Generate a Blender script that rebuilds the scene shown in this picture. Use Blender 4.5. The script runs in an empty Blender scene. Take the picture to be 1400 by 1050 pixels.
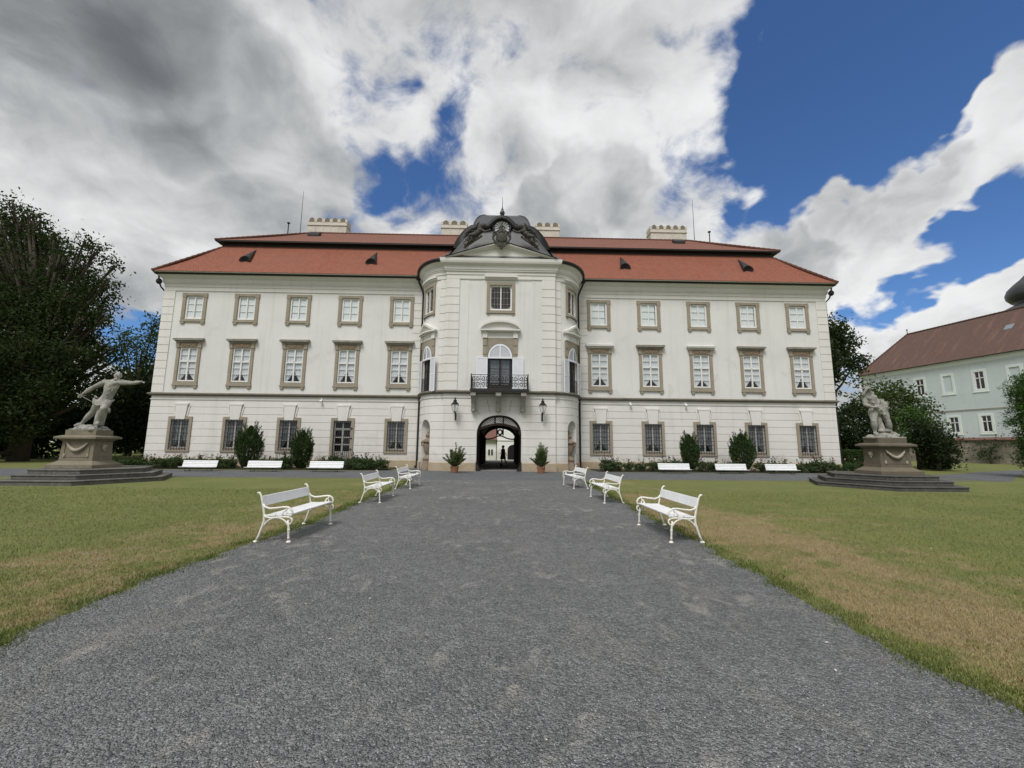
EXPOSURE = 0.55; CLOUD_GAIN = 6.75; SKY_GAIN = .85
import bpy, bmesh, math, random
import numpy as np
from mathutils import Vector, Matrix, Euler
random.seed(7); RNG = np.random.default_rng(11)
SC = bpy.context.scene
COL = SC.collection
PI = math.pi
R = math.radians

# ---------------------------------------------------------------- camera
F_PX = 577.34
CAM = Vector((0.165, 0.0, 1.616))
yaw, pitch, roll = 0.0233, 0.1442, 0.0093
fwd = Vector((math.sin(yaw)*math.cos(pitch), math.cos(yaw)*math.cos(pitch), math.sin(pitch)))
rgt = Vector((math.cos(yaw), -math.sin(yaw), 0))
upv = rgt.cross(fwd)
r2 = rgt*math.cos(roll) + upv*math.sin(roll)
u2 = -rgt*math.sin(roll) + upv*math.cos(roll)
cd = bpy.data.cameras.new('camera'); cam = bpy.data.objects.new('camera', cd); COL.objects.link(cam)
cd.sensor_width = 36; cd.lens = 36*F_PX/1400; cd.clip_end = 3000; cd.clip_start = .05
m = Matrix((r2, u2, -fwd)).transposed().to_4x4(); m.translation = CAM
cam.matrix_world = m
SC.camera = cam

def raydir(px, py):
    return (r2*((px-700)/F_PX) - u2*((py-525)/F_PX) + fwd).normalized()

# ---------------------------------------------------------------- node helpers
class NT:
    def __init__(s, tree): s.t = tree; s.n = tree.nodes; s.l = tree.links
    def new(s, typ, **kw):
        nd = s.n.new(typ)
        for k, v in kw.items(): setattr(nd, k, v)
        return nd
    def link(s, a, b): s.l.new(a, b)
    def inp(s, sock, v):
        if isinstance(v, bpy.types.NodeSocket): s.l.new(v, sock)
        elif v is not None:
            if hasattr(sock.default_value, '__len__') and not hasattr(v, '__len__'): sock.default_value = [v]*len(sock.default_value)
            else: sock.default_value = v
    def math(s, op, a, b=None, c=None, clamp=False):
        nd = s.new('ShaderNodeMath', operation=op, use_clamp=clamp)
        s.inp(nd.inputs[0], a); s.inp(nd.inputs[1], b); s.inp(nd.inputs[2], c)
        return nd.outputs[0]
    def vmath(s, op, a, b=None):
        nd = s.new('ShaderNodeVectorMath', operation=op)
        s.inp(nd.inputs[0], a); s.inp(nd.inputs[1], b)
        return nd.outputs['Value'] if op in ('DOT_PRODUCT', 'LENGTH', 'DISTANCE') else nd.outputs[0]
    def scale(s, a, f):
        nd = s.new('ShaderNodeVectorMath', operation='SCALE'); s.inp(nd.inputs[0], a); s.inp(nd.inputs['Scale'], f); return nd.outputs[0]
    def noise(s, vec, sc, det=4, rough=.55, dist=0, dim='3D', out=0):
        nd = s.new('ShaderNodeTexNoise', noise_dimensions=dim)
        s.inp(nd.inputs['Vector'], vec); nd.inputs['Scale'].default_value = sc; nd.inputs['Detail'].default_value = det
        nd.inputs['Roughness'].default_value = rough; nd.inputs['Distortion'].default_value = dist
        return nd.outputs[out]
    def voro(s, vec, sc, feat='F1', out='Distance', rnd=1):
        nd = s.new('ShaderNodeTexVoronoi', feature=feat); s.inp(nd.inputs['Vector'], vec); nd.inputs['Scale'].default_value = sc
        nd.inputs['Randomness'].default_value = rnd
        return nd.outputs[out]
    def mr(s, v, a, b, c=0., d=1., smooth=False):
        nd = s.new('ShaderNodeMapRange', interpolation_type='SMOOTHSTEP' if smooth else 'LINEAR')
        s.inp(nd.inputs[0], v)
        for i, q in enumerate((a, b, c, d)): s.inp(nd.inputs[i+1], q)
        return nd.outputs[0]
    def mix(s, f, a, b, typ='MIX'):
        nd = s.new('ShaderNodeMix', data_type='RGBA', blend_type=typ)
        s.inp(nd.inputs[0], f); s.inp(nd.inputs[6], c4(a)); s.inp(nd.inputs[7], c4(b))
        return nd.outputs[2]
    def mapping(s, vec, sc=(1, 1, 1), rot=(0, 0, 0), loc=(0, 0, 0)):
        nd = s.new('ShaderNodeMapping'); s.inp(nd.inputs[0], vec); nd.inputs['Scale'].default_value = sc
        nd.inputs['Rotation'].default_value = rot; nd.inputs['Location'].default_value = loc
        return nd.outputs[0]
    def bump(s, h, strength=.3, dist=.02):
        nd = s.new('ShaderNodeBump'); s.inp(nd.inputs['Height'], h); nd.inputs['Strength'].default_value = strength; nd.inputs['Distance'].default_value = dist
        return nd.outputs[0]
def c4(c):
    if isinstance(c, (tuple, list)) and len(c) == 3: return (*c, 1)
    return c

MATS = {}
def newmat(name):
    m = bpy.data.materials.new(name); m.use_nodes = True; m.node_tree.nodes.clear()
    t = NT(m.node_tree); o = t.new('ShaderNodeOutputMaterial'); b = t.new('ShaderNodeBsdfPrincipled')
    t.link(b.outputs[0], o.inputs[0]); b.inputs['Specular IOR Level'].default_value = .3
    pos = t.new('ShaderNodeNewGeometry').outputs['Position']
    MATS[name] = m
    return m, t, b, pos, o
def simple(name, col, rough=.8, var=.12, vs=3., metal=0., bump=0., bs=40., fine=.0, fs=30., spec=.3, tint=None, tv=.0, ts=.6):
    m, t, b, pos, o = newmat(name)
    n = t.noise(pos, vs, 5)
    c = t.mix(n, tuple(x*(1-var*1.6) for x in col), tuple(min(1, x*(1+var*1.6)) for x in col))
    if fine: c = t.mix(t.mr(t.noise(pos, fs, 3), .35, .65), c, t.mix(1., c, (1-fine,)*3, 'MULTIPLY'))
    if tint: c = t.mix(t.mr(t.noise(pos, ts, 5, .6), .5, .75, 0, tv), c, tint)
    t.inp(b.inputs['Base Color'], c); b.inputs['Roughness'].default_value = rough; b.inputs['Metallic'].default_value = metal
    b.inputs['Specular IOR Level'].default_value = spec
    if bump: t.inp(b.inputs['Normal'], t.bump(t.noise(pos, bs, 4), bump, .02))
    return m

# ---------------------------------------------------------------- object helpers
def link(o, parent=None):
    COL.objects.link(o)
    if parent is not None: o.parent = parent
    return o
def tag(o, label=None, cat=None, group=None, kind=None):
    if label: o['label'] = label
    if cat: o['category'] = cat
    if group: o['group'] = group
    if kind: o['kind'] = kind
    return o
def thing(name, loc=(0, 0, 0), rz=0, label=None, cat=None, group=None):
    o = bpy.data.objects.new(name, None); o.empty_display_size = .2; link(o)
    o.location = loc; o.rotation_euler = (0, 0, rz)
    return tag(o, label, cat, group)
def copy_tree(o, parent=None):
    c = o.copy(); COL.objects.link(c); c.parent = parent
    for ch in list(o.children): copy_tree(ch, c)
    return c

class MB:
    def __init__(s): s.v = []; s.f = []; s.mi = []; s.cur = 0
    def add(s, vs, fs):
        b = len(s.v); s.v += [tuple(p) for p in vs]; s.f += [tuple(b+i for i in q) for q in fs]; s.mi += [s.cur]*len(fs)
    def box(s, x0, x1, y0, y1, z0, z1, nx=1):
        vs = []; fs = []
        for i in range(nx+1):
            x = x0+(x1-x0)*i/nx
            vs += [(x, y0, z0), (x, y1, z0), (x, y1, z1), (x, y0, z1)]
        for i in range(nx):
            a = 4*i
            for j in range(4): fs.append((a+j, a+(j+1) % 4, a+4+(j+1) % 4, a+4+j)[::-1])
        fs.append((0, 1, 2, 3)[::-1][::-1]); n = 4*nx; fs.append((n, n+3, n+2, n+1))
        s.add(vs, fs)
    def cyl(s, p0, p1, r0, r1=None, n=10, caps=True):
        r1 = r0 if r1 is None else r1
        s.tube([p0, p1], [r0, r1], n, caps)
    def tube(s, pts, rad, n=8, caps=True, closed=False):
        P = [Vector(p) for p in pts]; k = len(P)
        if not hasattr(rad, '__len__'): rad = [rad]*k
        b = len(s.v); up = None
        for i in range(k):
            if closed: d = P[(i+1) % k]-P[i-1]
            else: d = P[min(i+1, k-1)]-P[max(i-1, 0)]
            if d.length < 1e-9: d = Vector((0, 0, 1))
            d.normalize()
            if up is None:
                up = Vector((0, 0, 1)) if abs(d.z) < .9 else Vector((0, 1, 0))
            a = d.cross(up)
            if a.length < 1e-6: a = d.orthogonal()
            a.normalize(); up = a.cross(d).normalized()
            for j in range(n):
                t = 2*PI*j/n
                s.v.append(tuple(P[i]+(a*math.cos(t)+up*math.sin(t))*rad[i]))
        fs = []
        for i in range(k if closed else k-1):
            i2 = (i+1) % k
            for j in range(n): fs.append((b+i*n+j, b+i*n+(j+1) % n, b+i2*n+(j+1) % n, b+i2*n+j))
        if caps and not closed:
            fs.append(tuple(b+j for j in range(n))[::-1]); fs.append(tuple(b+(k-1)*n+j for j in range(n)))
        s.f += fs; s.mi += [s.cur]*len(fs)
    def lathe(s, prof, c=(0, 0, 0), n=20, sx=1, sy=1):
        b = len(s.v)
        for r, z in prof:
            for j in range(n):
                t = 2*PI*j/n; s.v.append((c[0]+r*sx*math.cos(t), c[1]+r*sy*math.sin(t), c[2]+z))
        fs = []
        for i in range(len(prof)-1):
            for j in range(n): fs.append((b+i*n+j, b+i*n+(j+1) % n, b+(i+1)*n+(j+1) % n, b+(i+1)*n+j))
        fs.append(tuple(b+j for j in range(n))[::-1]); k = len(prof)-1; fs.append(tuple(b+k*n+j for j in range(n)))
        s.f += fs; s.mi += [s.cur]*len(fs)
    def prism_y(s, poly, y0, y1):
        """poly in (x,z), counter-clockwise seen from -y; solid between y0 (front) and y1 (back)"""
        n = len(poly)
        vs = [(x, y0, z) for x, z in poly]+[(x, y1, z) for x, z in poly]
        fs = [tuple(range(n)), tuple(range(2*n-1, n-1, -1))]
        fs += [((i+1) % n, i, n+i, n+(i+1) % n) for i in range(n)]
        s.add(vs, fs)
    def prism_z(s, poly, z0, z1):
        n = len(poly)
        vs = [(x, y, z0) for x, y in poly]+[(x, y, z1) for x, y in poly]
        fs = [tuple(range(n))[::-1], tuple(range(n, 2*n))]
        fs += [(i, (i+1) % n, n+(i+1) % n, n+i) for i in range(n)]
        s.add(vs, fs)
    def frustum(s, a, b, za, zb):
        """a,b: (x0,x1,y0,y1) rectangles"""
        vs = [(a[0], a[2], za), (a[1], a[2], za), (a[1], a[3], za), (a[0], a[3], za), (b[0], b[2], zb), (b[1], b[2], zb), (b[1], b[3], zb), (b[0], b[3], zb)]
        s.add(vs, [(3, 2, 1, 0), (4, 5, 6, 7), (0, 1, 5, 4), (1, 2, 6, 5), (2, 3, 7, 6), (3, 0, 4, 7)])
    def ball(s, c, r, n=10, m=7, rot=None):
        r = (r, r, r) if not hasattr(r, '__len__') else r
        vs = [(0, 0, -1)]; fs = []
        for i in range(1, m):
            ph = -PI/2+PI*i/m
            for j in range(n): vs.append((math.cos(ph)*math.cos(2*PI*j/n), math.cos(ph)*math.sin(2*PI*j/n), math.sin(ph)))
        vs.append((0, 0, 1)); L = len(vs)-1
        for j in range(n): fs.append((0, 1+(j+1) % n, 1+j))
        for i in range(m-2):
            for j in range(n): fs.append((1+i*n+j, 1+i*n+(j+1) % n, 1+(i+1)*n+(j+1) % n, 1+(i+1)*n+j))
        for j in range(n): fs.append((L, 1+(m-2)*n+j, 1+(m-2)*n+(j+1) % n))
        M = rot if rot is not None else Matrix.Identity(3)
        s.add([Vector(c)+M @ Vector((v[0]*r[0], v[1]*r[1], v[2]*r[2])) for v in vs], fs)
    def limb(s, p0, p1, r0, r1, bulge=0., n=10):
        """tapered capsule with rounded ends and an optional muscle belly"""
        P0, P1 = Vector(p0), Vector(p1); pts = []; rs = []
        d = (P1-P0).normalized()
        for t in (-.95, -.6): pts.append(P0+d*t*r0); rs.append(r0*math.sqrt(1-t*t))
        for i in range(6):
            t = i/5; pts.append(P0.lerp(P1, t)); rs.append((r0+(r1-r0)*t)*(1+bulge*math.sin(PI*min(1, t*1.25))))
        for t in (.6, .95): pts.append(P1+d*t*r1); rs.append(r1*math.sqrt(1-t*t))
        s.tube(pts, rs, n)
    def sweep(s, path, prof, closed_prof=False):
        """path: list of (x,y); outward is to the right of travel; prof: list of (z, off)"""
        k = len(path); n = len(prof); b = len(s.v)
        nor = []
        for i in range(k):
            def nrm(a, c):
                d = Vector((c[0]-a[0], c[1]-a[1])); d.normalize(); return Vector((d.y, -d.x))
            if i == 0: q = nrm(path[0], path[1])
            elif i == k-1: q = nrm(path[-2], path[-1])
            else:
                n1 = nrm(path[i-1], path[i]); n2 = nrm(path[i], path[i+1]); q = (n1+n2)
                q = q/max(.3, (1+n1.dot(n2)))
            nor.append(q)
        for i in range(k):
            for z, o in prof: s.v.append((path[i][0]+nor[i].x*o, path[i][1]+nor[i].y*o, z))
        fs = []
        for i in range(k-1):
            for j in range(n if closed_prof else n-1):
                j2 = (j+1) % n
                fs.append((b+i*n+j, b+(i+1)*n+j, b+(i+1)*n+j2, b+i*n+j2))
        if closed_prof:
            fs.append(tuple(b+j for j in range(n))[::-1]); fs.append(tuple(b+(k-1)*n+j for j in range(n)))
        s.f += fs; s.mi += [s.cur]*len(fs)
    def build(s, name, mats, parent=None, smooth=False, shift=None, warp=None, bevel=0, fix=True):
        me = bpy.data.meshes.new(name)
        v = s.v
        if warp: v = [warp(*p) for p in v]
        if shift: v = [(p[0]+shift[0], p[1]+shift[1], p[2]+shift[2]) for p in v]
        me.from_pydata(v, [], s.f)
        if not isinstance(mats, (list, tuple)): mats = [mats]
        for q in mats: me.materials.append(MATS[q])
        if len(mats) > 1: me.polygons.foreach_set('material_index', s.mi)
        if fix:
            bm = bmesh.new(); bm.from_mesh(me); bmesh.ops.recalc_face_normals(bm, faces=bm.faces); bm.to_mesh(me); bm.free()
        if smooth: me.polygons.foreach_set('use_smooth', [True]*len(me.polygons))
        o = bpy.data.objects.new(name, me); link(o, parent)
        if bevel:
            md = o.modifiers.new('bevel', 'BEVEL'); md.width = bevel; md.segments = 2; md.limit_method = 'ANGLE'; md.angle_limit = R(40)
        return o

def organic(mb, name, mat, parent, voxel=.015, smooth=3, shift=None):
    o = mb.build(name, mat, parent, shift=shift)
    md = o.modifiers.new('remesh', 'REMESH'); md.mode = 'VOXEL'; md.voxel_size = voxel; md.use_smooth_shade = True
    if smooth:
        ms = o.modifiers.new('smooth', 'SMOOTH'); ms.factor = .5; ms.iterations = smooth
    return o

def np_mesh(name, verts, faces_n, mat, parent=None, smooth=False):
    """verts (N*faces_n,3): every consecutive faces_n vertices are one face"""
    n = len(verts)//faces_n
    me = bpy.data.meshes.new(name)
    me.vertices.add(len(verts)); me.vertices.foreach_set('co', np.asarray(verts, np.float32).ravel())
    me.loops.add(len(verts)); me.loops.foreach_set('vertex_index', np.arange(len(verts), dtype=np.int32))
    me.polygons.add(n); me.polygons.foreach_set('loop_start', np.arange(n, dtype=np.int32)*faces_n)
    me.polygons.foreach_set('loop_total', np.full(n, faces_n, dtype=np.int32))
    me.materials.append(MATS[mat]); me.update(calc_edges=True)
    o = bpy.data.objects.new(name, me); link(o, parent)
    return o
# ---------------------------------------------------------------- materials
def plaster(name, col, patch=(.57, .555, .525), stain=.35):
    m, t, b, pos, o = newmat(name)
    big = t.noise(pos, .35, 6, .6)
    c = t.mix(t.mr(big, .3, .7), tuple(x*.94 for x in col), tuple(min(1, x*1.04) for x in col))
    # rain streaks running down the wall
    st = t.noise(t.mapping(pos, (1.9, 1.9, .10)), 1.5, 6, .62)
    c = t.mix(t.mr(st, .52, .74, 0, stain*1.5), c, tuple(x*.80 for x in (col[0], col[1]*1.0, col[2]*.97)))
    # repaired patches
    pt = t.noise(pos, .55, 5, .62, .4)
    c = t.mix(t.mr(pt, .62, .66, 0, .6), c, patch)
    zz_ = t.new('ShaderNodeSeparateXYZ'); t.link(pos, zz_.inputs[0])
    damp = t.math('ADD', t.mr(zz_.outputs[2], .4, 1.7, .42, -.25), t.math('SUBTRACT', t.noise(t.mapping(pos, (1, 1, .5)), 1.3, 6, .65), .5))
    c = t.mix(t.mr(damp, .05, .35, 0, .5), c, (.44, .41, .36))
    gr = t.noise(t.mapping(pos, (.5, .5, .9)), 1.1, 7, .68, .3)
    c = t.mix(t.mr(gr, .55, .72, 0, .38), c, tuple(x*.82 for x in col))
    sp = t.noise(pos, 9., 4, .7)
    c = t.mix(t.mr(sp, .68, .76, 0, .4), c, tuple(x*.72 for x in col))
    t.inp(b.inputs['Base Color'], c); b.inputs['Roughness'].default_value = .9
    t.inp(b.inputs['Normal'], t.bump(t.math('ADD', t.noise(pos, 2.2, 5, .6), t.math('MULTIPLY', t.noise(pos, 40, 3), .25)), .25, .03))
    return m
plaster('plaster', (.662, .653, .628))
plaster('plaster_ground', (.68, .662, .625), (.60, .585, .55), .4)
plaster('plaster_trim', (.68, .664, .628), (.62, .605, .57), .3)
plaster('mint_plaster', (.545, .60, .605), (.56, .60, .60), .2)
plaster('mint_trim', (.69, .74, .71), (.66, .71, .69), .2)
plaster('court_plaster', (.86, .855, .83), (.78, .76, .73), .2)
def stained(name, c1, c2, c3, sc=1.2, bs=18, bump=.4):
    m, t, b, pos, o = newmat(name)
    c = t.mix(t.mr(t.noise(pos, sc, 6, .65), .35, .65), c1, c2)
    c = t.mix(t.mr(t.noise(pos, sc*6, 5, .7), .55, .7, 0, .8), c, c3)
    t.inp(b.inputs['Base Color'], c); b.inputs['Roughness'].default_value = .92
    t.inp(b.inputs['Normal'], t.bump(t.noise(pos, bs, 5, .65), bump, .03))
stained('plinth', (.42, .35, .25), (.33, .26, .17), (.50, .44, .35), .9)
stained('frame_stone', (.315, .275, .212), (.265, .23, .178), (.40, .355, .285), 1.6)
stained('string_stone', (.15, .14, .115), (.20, .18, .14), (.08, .08, .07), 1.4)
stained('hood_stone', (.36, .34, .30), (.26, .245, .21), (.13, .125, .11), 2.0)
stained('frieze_relief', (.36, .27, .19), (.30, .215, .15), (.44, .36, .28), 8, 30, 1.)
def statue_mat():
    m, t, b, pos, o = newmat('statue_stone')
    c = t.mix(t.mr(t.noise(pos, 3., 5, .65), .35, .65), (.28, .273, .245), (.43, .42, .385))
    # black crust and lichen gather on the upward faces, where rain lies
    nrm = t.new('ShaderNodeSeparateXYZ'); t.link(t.new('ShaderNodeNewGeometry').outputs['Normal'], nrm.inputs[0])
    wet = t.math('ADD', t.math('MULTIPLY', nrm.outputs[2], .16), t.noise(pos, 5.5, 6, .7))
    c = t.mix(t.mr(wet, .55, .72, 0, .8), c, (.085, .083, .073))
    c = t.mix(t.mr(t.noise(pos, 13, 4, .7), .6, .7, 0, .6), c, (.50, .49, .45))
    t.inp(b.inputs['Base Color'], c); b.inputs['Roughness'].default_value = .95
    t.inp(b.inputs['Normal'], t.bump(t.math('ADD', t.noise(pos, 22, 5, .7), t.noise(pos, 70, 3)), .8, .03))
statue_mat()
stained('pedestal_stone', (.225, .195, .145), (.17, .15, .11), (.10, .095, .075), 1.6, 40, .4)
stained('pedestal_stone_shaded', (.15, .125, .09), (.12, .105, .078), (.07, .067, .056), 1.6, 40, .4)  # same pedestal stone, with the huntsman's weaker light put into the colour
stained('garland_stone', (.36, .325, .26), (.30, .27, .21), (.2, .18, .14), 6, 60, .5)
stained('step_stone', (.135, .13, .115), (.085, .083, .074), (.26, .25, .225), 1.8, 30, .7)
stained('step_stone_shaded', (.095, .092, .083), (.06, .058, .053), (.17, .165, .15), 1.8, 30, .7)  # same step stone, darkened to carry the weaker light on that monument
stained('urn_stone', (.27, .21, .15), (.20, .155, .115), (.12, .10, .085), 3, 40, .4)
stained('relief_stone', (.085, .08, .068), (.055, .052, .046), (.13, .125, .11), 4, 30, .5)
stained('rubble_wall', (.27, .235, .18), (.13, .12, .095), (.36, .32, .25), 1.1, 9, 1.)
stained('terracotta', (.30, .15, .09), (.25, .115, .07), (.36, .22, .16), 3)
stained('chimney_plaster', (.62, .58, .51), (.52, .485, .42), (.38, .35, .31), 1.5)
stained('bark', (.07, .055, .04), (.045, .036, .028), (.10, .085, .065), 6, 12, 1.)
simple('white_paint', (.80, .80, .79), .45, .03, 6, fine=.05, fs=60, spec=.5)
simple('bench_iron', (.76, .745, .68), .45, .05, 9, fine=.10, fs=45, spec=.5, tint=(.45, .36, .24), tv=.35, ts=14)
simple('bench_slat', (.76, .77, .78), .5, .06, 4, fine=.12, fs=50, spec=.4, bump=.15, bs=60, tint=(.50, .47, .41), tv=.35, ts=7)
simple('sash_paint', (.74, .735, .71), .5, .05, 4, fine=.05)
simple('old_sash', (.46, .45, .42), .6, .1, 4, fine=.1)
simple('shutter_paint', (.74, .755, .80), .55, .04, 3)
simple('iron', (.018, .018, .020), .5, .2, 6, spec=.4)
simple('metal_roof', (.036, .037, .040), .42, .25, 1.2, spec=.5, fine=.25, fs=9)
simple('lead_sheet', (.10, .106, .106), .5, .2, 2.5, spec=.4, fine=.2, fs=12)
simple('metal_black', (.012, .012, .012), .55, .2, 2)
simple('gutter_metal', (.022, .021, .02), .5, .2, 3)
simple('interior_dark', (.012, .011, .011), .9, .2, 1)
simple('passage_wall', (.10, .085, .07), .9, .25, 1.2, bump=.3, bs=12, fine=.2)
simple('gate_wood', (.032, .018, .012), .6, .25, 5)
simple('lattice_paint', (.74, .72, .68), .7, .15, 6)
simple('door_wood', (.025, .021, .018), .5, .25, 5)
simple('lace', (.66, .675, .70), .95, .06, 6, fine=.15, fs=22)
simple('blind', (.72, .745, .75), .95, .04, 3)
simple('grey_curtain', (.20, .215, .225), .95, .2, 5, fine=.3, fs=18)
simple('lamp_glass', (.75, .77, .78), .15, .05, 4, spec=.6)
simple('soil', (.045, .035, .025), .95, .3, 5, bump=.6, bs=20)
simple('person_cloth', (.012, .012, .015), .9, .2, 8)
simple('person_skin', (.20, .12, .085), .6, .1, 8)
simple('person_hair', (.012, .010, .009), .7, .2, 20)
simple('oculus_white', (.72, .73, .74), .4, .03, 3)
simple('cap_brick', (.16, .085, .065), .85, .25, 3, fine=.25, fs=14)
simple('rose_pink', (.36, .11, .13), .7, .25, 9)
simple('rose_pale', (.45, .27, .26), .7, .2, 9)
simple('petal', (.55, .53, .45), .7, .2, 40)
simple('skylight_glass', (.16, .19, .22), .2, .1, 3, spec=.6)

def glass_mat():
    m, t, b, pos, o = newmat('window_glass')
    t.n.remove(b)
    tr = t.new('ShaderNodeBsdfTransparent'); gl = t.new('ShaderNodeBsdfGlossy'); gl.inputs['Roughness'].default_value = .05
    tr.inputs[0].default_value = (.95, .97, .97, 1)
    t.inp(gl.inputs['Normal'], t.bump(t.noise(pos, 2.5, 3), .12, .05))
    geo = t.new('ShaderNodeNewGeometry')
    ca = t.math('ABSOLUTE', t.vmath('DOT_PRODUCT', geo.outputs['Incoming'], geo.outputs['Normal']))
    fr = t.math('ADD', t.math('MULTIPLY', t.math('POWER', t.math('SUBTRACT', 1., ca, clamp=True), 5.), .9), .07)
    mx = t.new('ShaderNodeMixShader'); t.inp(mx.inputs[0], fr)
    t.link(tr.outputs[0], mx.inputs[1]); t.link(gl.outputs[0], mx.inputs[2]); t.link(mx.outputs[0], o.inputs[0])
glass_mat()

def roof_mat(name, c1, c2, c3, moss, sx=5.5, sz=5.5, streak=.25):
    m, t, b, pos, o = newmat(name)
    tc = t.new('ShaderNodeTexCoord').outputs['UV']
    br = t.new('ShaderNodeTexBrick'); t.inp(br.inputs['Vector'], tc)
    br.offset = .5; br.inputs['Scale'].default_value = 1; br.inputs['Brick Width'].default_value = .19; br.inputs['Row Height'].default_value = .155
    br.inputs['Mortar Size'].default_value = .012; br.inputs['Mortar Smooth'].default_value = .4; br.inputs['Bias'].default_value = 0
    br.inputs['Color1'].default_value = (*c1, 1); br.inputs['Color2'].default_value = (*c2, 1); br.inputs['Mortar'].default_value = tuple(x*.45 for x in c1)+(1,)
    c = t.mix(t.mr(t.noise(pos, .35, 6, .6), .35, .7, 0, .6), br.outputs['Color'], c3)
    st = t.noise(t.mapping(tc, (1.1, .18, 1)), 1.6, 5, .65)
    c = t.mix(t.mr(st, .5, .75, 0, streak), c, moss)
    c = t.mix(t.mr(t.noise(tc, 3.2, 4, .8), .6, .8, 0, .35), c, tuple(min(1, x*1.5) for x in c1))
    t.inp(b.inputs['Base Color'], c); b.inputs['Roughness'].default_value = .85
    # each course of tiles steps down a little over the one below
    sep = t.new('ShaderNodeSeparateXYZ'); t.link(tc, sep.inputs[0])
    saw = t.math('FRACT', t.math('DIVIDE', sep.outputs[1], .155))
    h = t.math('SUBTRACT', t.math('MULTIPLY', br.outputs['Fac'], -.6), saw)
    t.inp(b.inputs['Normal'], t.bump(h, .55, .03))
roof_mat('roof_tile', (.285, .098, .058), (.215, .074, .046), (.235, .092, .060), (.155, .070, .052), streak=.45)
roof_mat('roof_tile_upper', (.215, .090, .062), (.18, .074, .050), (.185, .085, .062), (.14, .068, .052))
roof_mat('roof_tile_old', (.135, .078, .060), (.105, .063, .050), (.10, .066, .054), (.20, .105, .075), streak=.75)
roof_mat('roof_tile_court', (.20, .10, .08), (.17, .085, .07), (.18, .095, .075), (.14, .08, .065))

def foliage(name, ca, cb, cc, trans=.25, rough=.75):
    m, t, b, pos, o = newmat(name)
    geo = t.new('ShaderNodeNewGeometry')
    c = t.mix(geo.outputs['Random Per Island'], ca, cb)
    c = t.mix(t.mr(t.noise(pos, .9, 4), .45, .68), c, cc)
    t.inp(b.inputs['Base Color'], c); b.inputs['Roughness'].default_value = rough; b.inputs['Specular IOR Level'].default_value = .12
    tl = t.new('ShaderNodeBsdfTranslucent'); t.inp(tl.inputs[0], t.mix(1., c, (1.1, 1.3, .5), 'MULTIPLY'))
    mx = t.new('ShaderNodeMixShader'); mx.inputs[0].default_value = trans
    t.link(b.outputs[0], mx.inputs[1]); t.link(tl.outputs[0], mx.inputs[2]); t.link(mx.outputs[0], o.inputs[0])
foliage('leaf_dark', (.026, .040, .014), (.038, .058, .020), (.030, .044, .014))
foliage('leaf_deep', (.016, .027, .011), (.025, .040, .014), (.018, .030, .010), .15)
foliage('leaf_mid', (.045, .070, .024), (.065, .095, .032), (.055, .075, .022))
foliage('leaf_yew', (.030, .055, .018), (.048, .080, .026), (.055, .075, .024), .12)
foliage('leaf_rose', (.040, .070, .028), (.062, .095, .036), (.05, .07, .03))
foliage('leaf_oleander', (.085, .12, .045), (.14, .175, .075), (.10, .135, .05))
foliage('leaf_thuja', (.045, .090, .022), (.065, .12, .03), (.05, .09, .022), .15)
foliage('leaf_spruce', (.030, .052, .030), (.045, .070, .038), (.035, .055, .028), .1)
foliage('leaf_oak', (.032, .050, .022), (.05, .07, .03), (.04, .055, .022))

DRY = None
def lawn_nodes(t, pos):
    """green/straw colour of the mown lawn at a world position; broad straw patches lie along the drive"""
    sep = t.new('ShaderNodeSeparateXYZ'); t.link(pos, sep.inputs[0])
    flat = t.new('ShaderNodeCombineXYZ'); t.link(sep.outputs[0], flat.inputs[0]); t.link(sep.outputs[1], flat.inputs[1])
    p = flat.outputs[0]
    ax = t.math('ABSOLUTE', sep.outputs[0])
    # straw-dry belt just outside the gravel, widest near the camera on the mint-house side
    n1 = t.noise(t.mapping(p, (.55, .45, 1)), 1.25, 6, .66, .5)
    n2 = t.noise(p, 2.6, 5, .68)
    right = t.mr(sep.outputs[0], -1, 1, 0, 1)
    wide = t.math('ADD', t.mr(ax, 5.2, 7.2, 1, .0, True), t.math('MULTIPLY', right, t.mr(ax, 6.5, 11., .55, 0, True)))
    axr = t.math('ADD', ax, t.math('ADD', t.math('MULTIPLY', right, .36), t.math('MULTIPLY', t.math('SUBTRACT', n2, .5), .5)))
    belt = t.math('MULTIPLY', t.math('MULTIPLY', t.mr(axr, 3.85, 4.2, .15, 1, True), wide), t.mr(sep.outputs[1], 9.5, 15, 1, .55, True))
    d = t.math('ADD', t.math('ADD', t.math('MULTIPLY', n1, 1.15), t.math('MULTIPLY', n2, .75)), t.math('MULTIPLY', belt, .24))
    dry = t.math('MULTIPLY', t.mr(t.math('SUBTRACT', d, t.math('MULTIPLY', right, .06)), 1.03, 1.32, 0, 1, True), t.mr(belt, .02, .30, .22, 1), clamp=True)
    # lush fringe where the turf meets the gravel
    g = t.mix(t.mr(t.noise(p, .5, 5), .35, .65), (.150, .168, .050), (.190, .202, .065))
    g = t.mix(t.mr(t.noise(t.mapping(p, (.35, 1.2, 1), (0, 0, .25)), 1.2, 4), .5, .7, 0, .5), g, (.215, .212, .088))
    g = t.mix(t.mr(t.noise(p, 5, 4), .5, .7, 0, .5), g, (.102, .130, .040))
    c = t.mix(t.math('MULTIPLY', dry, .9), g, t.mix(t.noise(p, 3, 4), (.25, .19, .105), (.35, .27, .155)))
    return c, p
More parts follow.
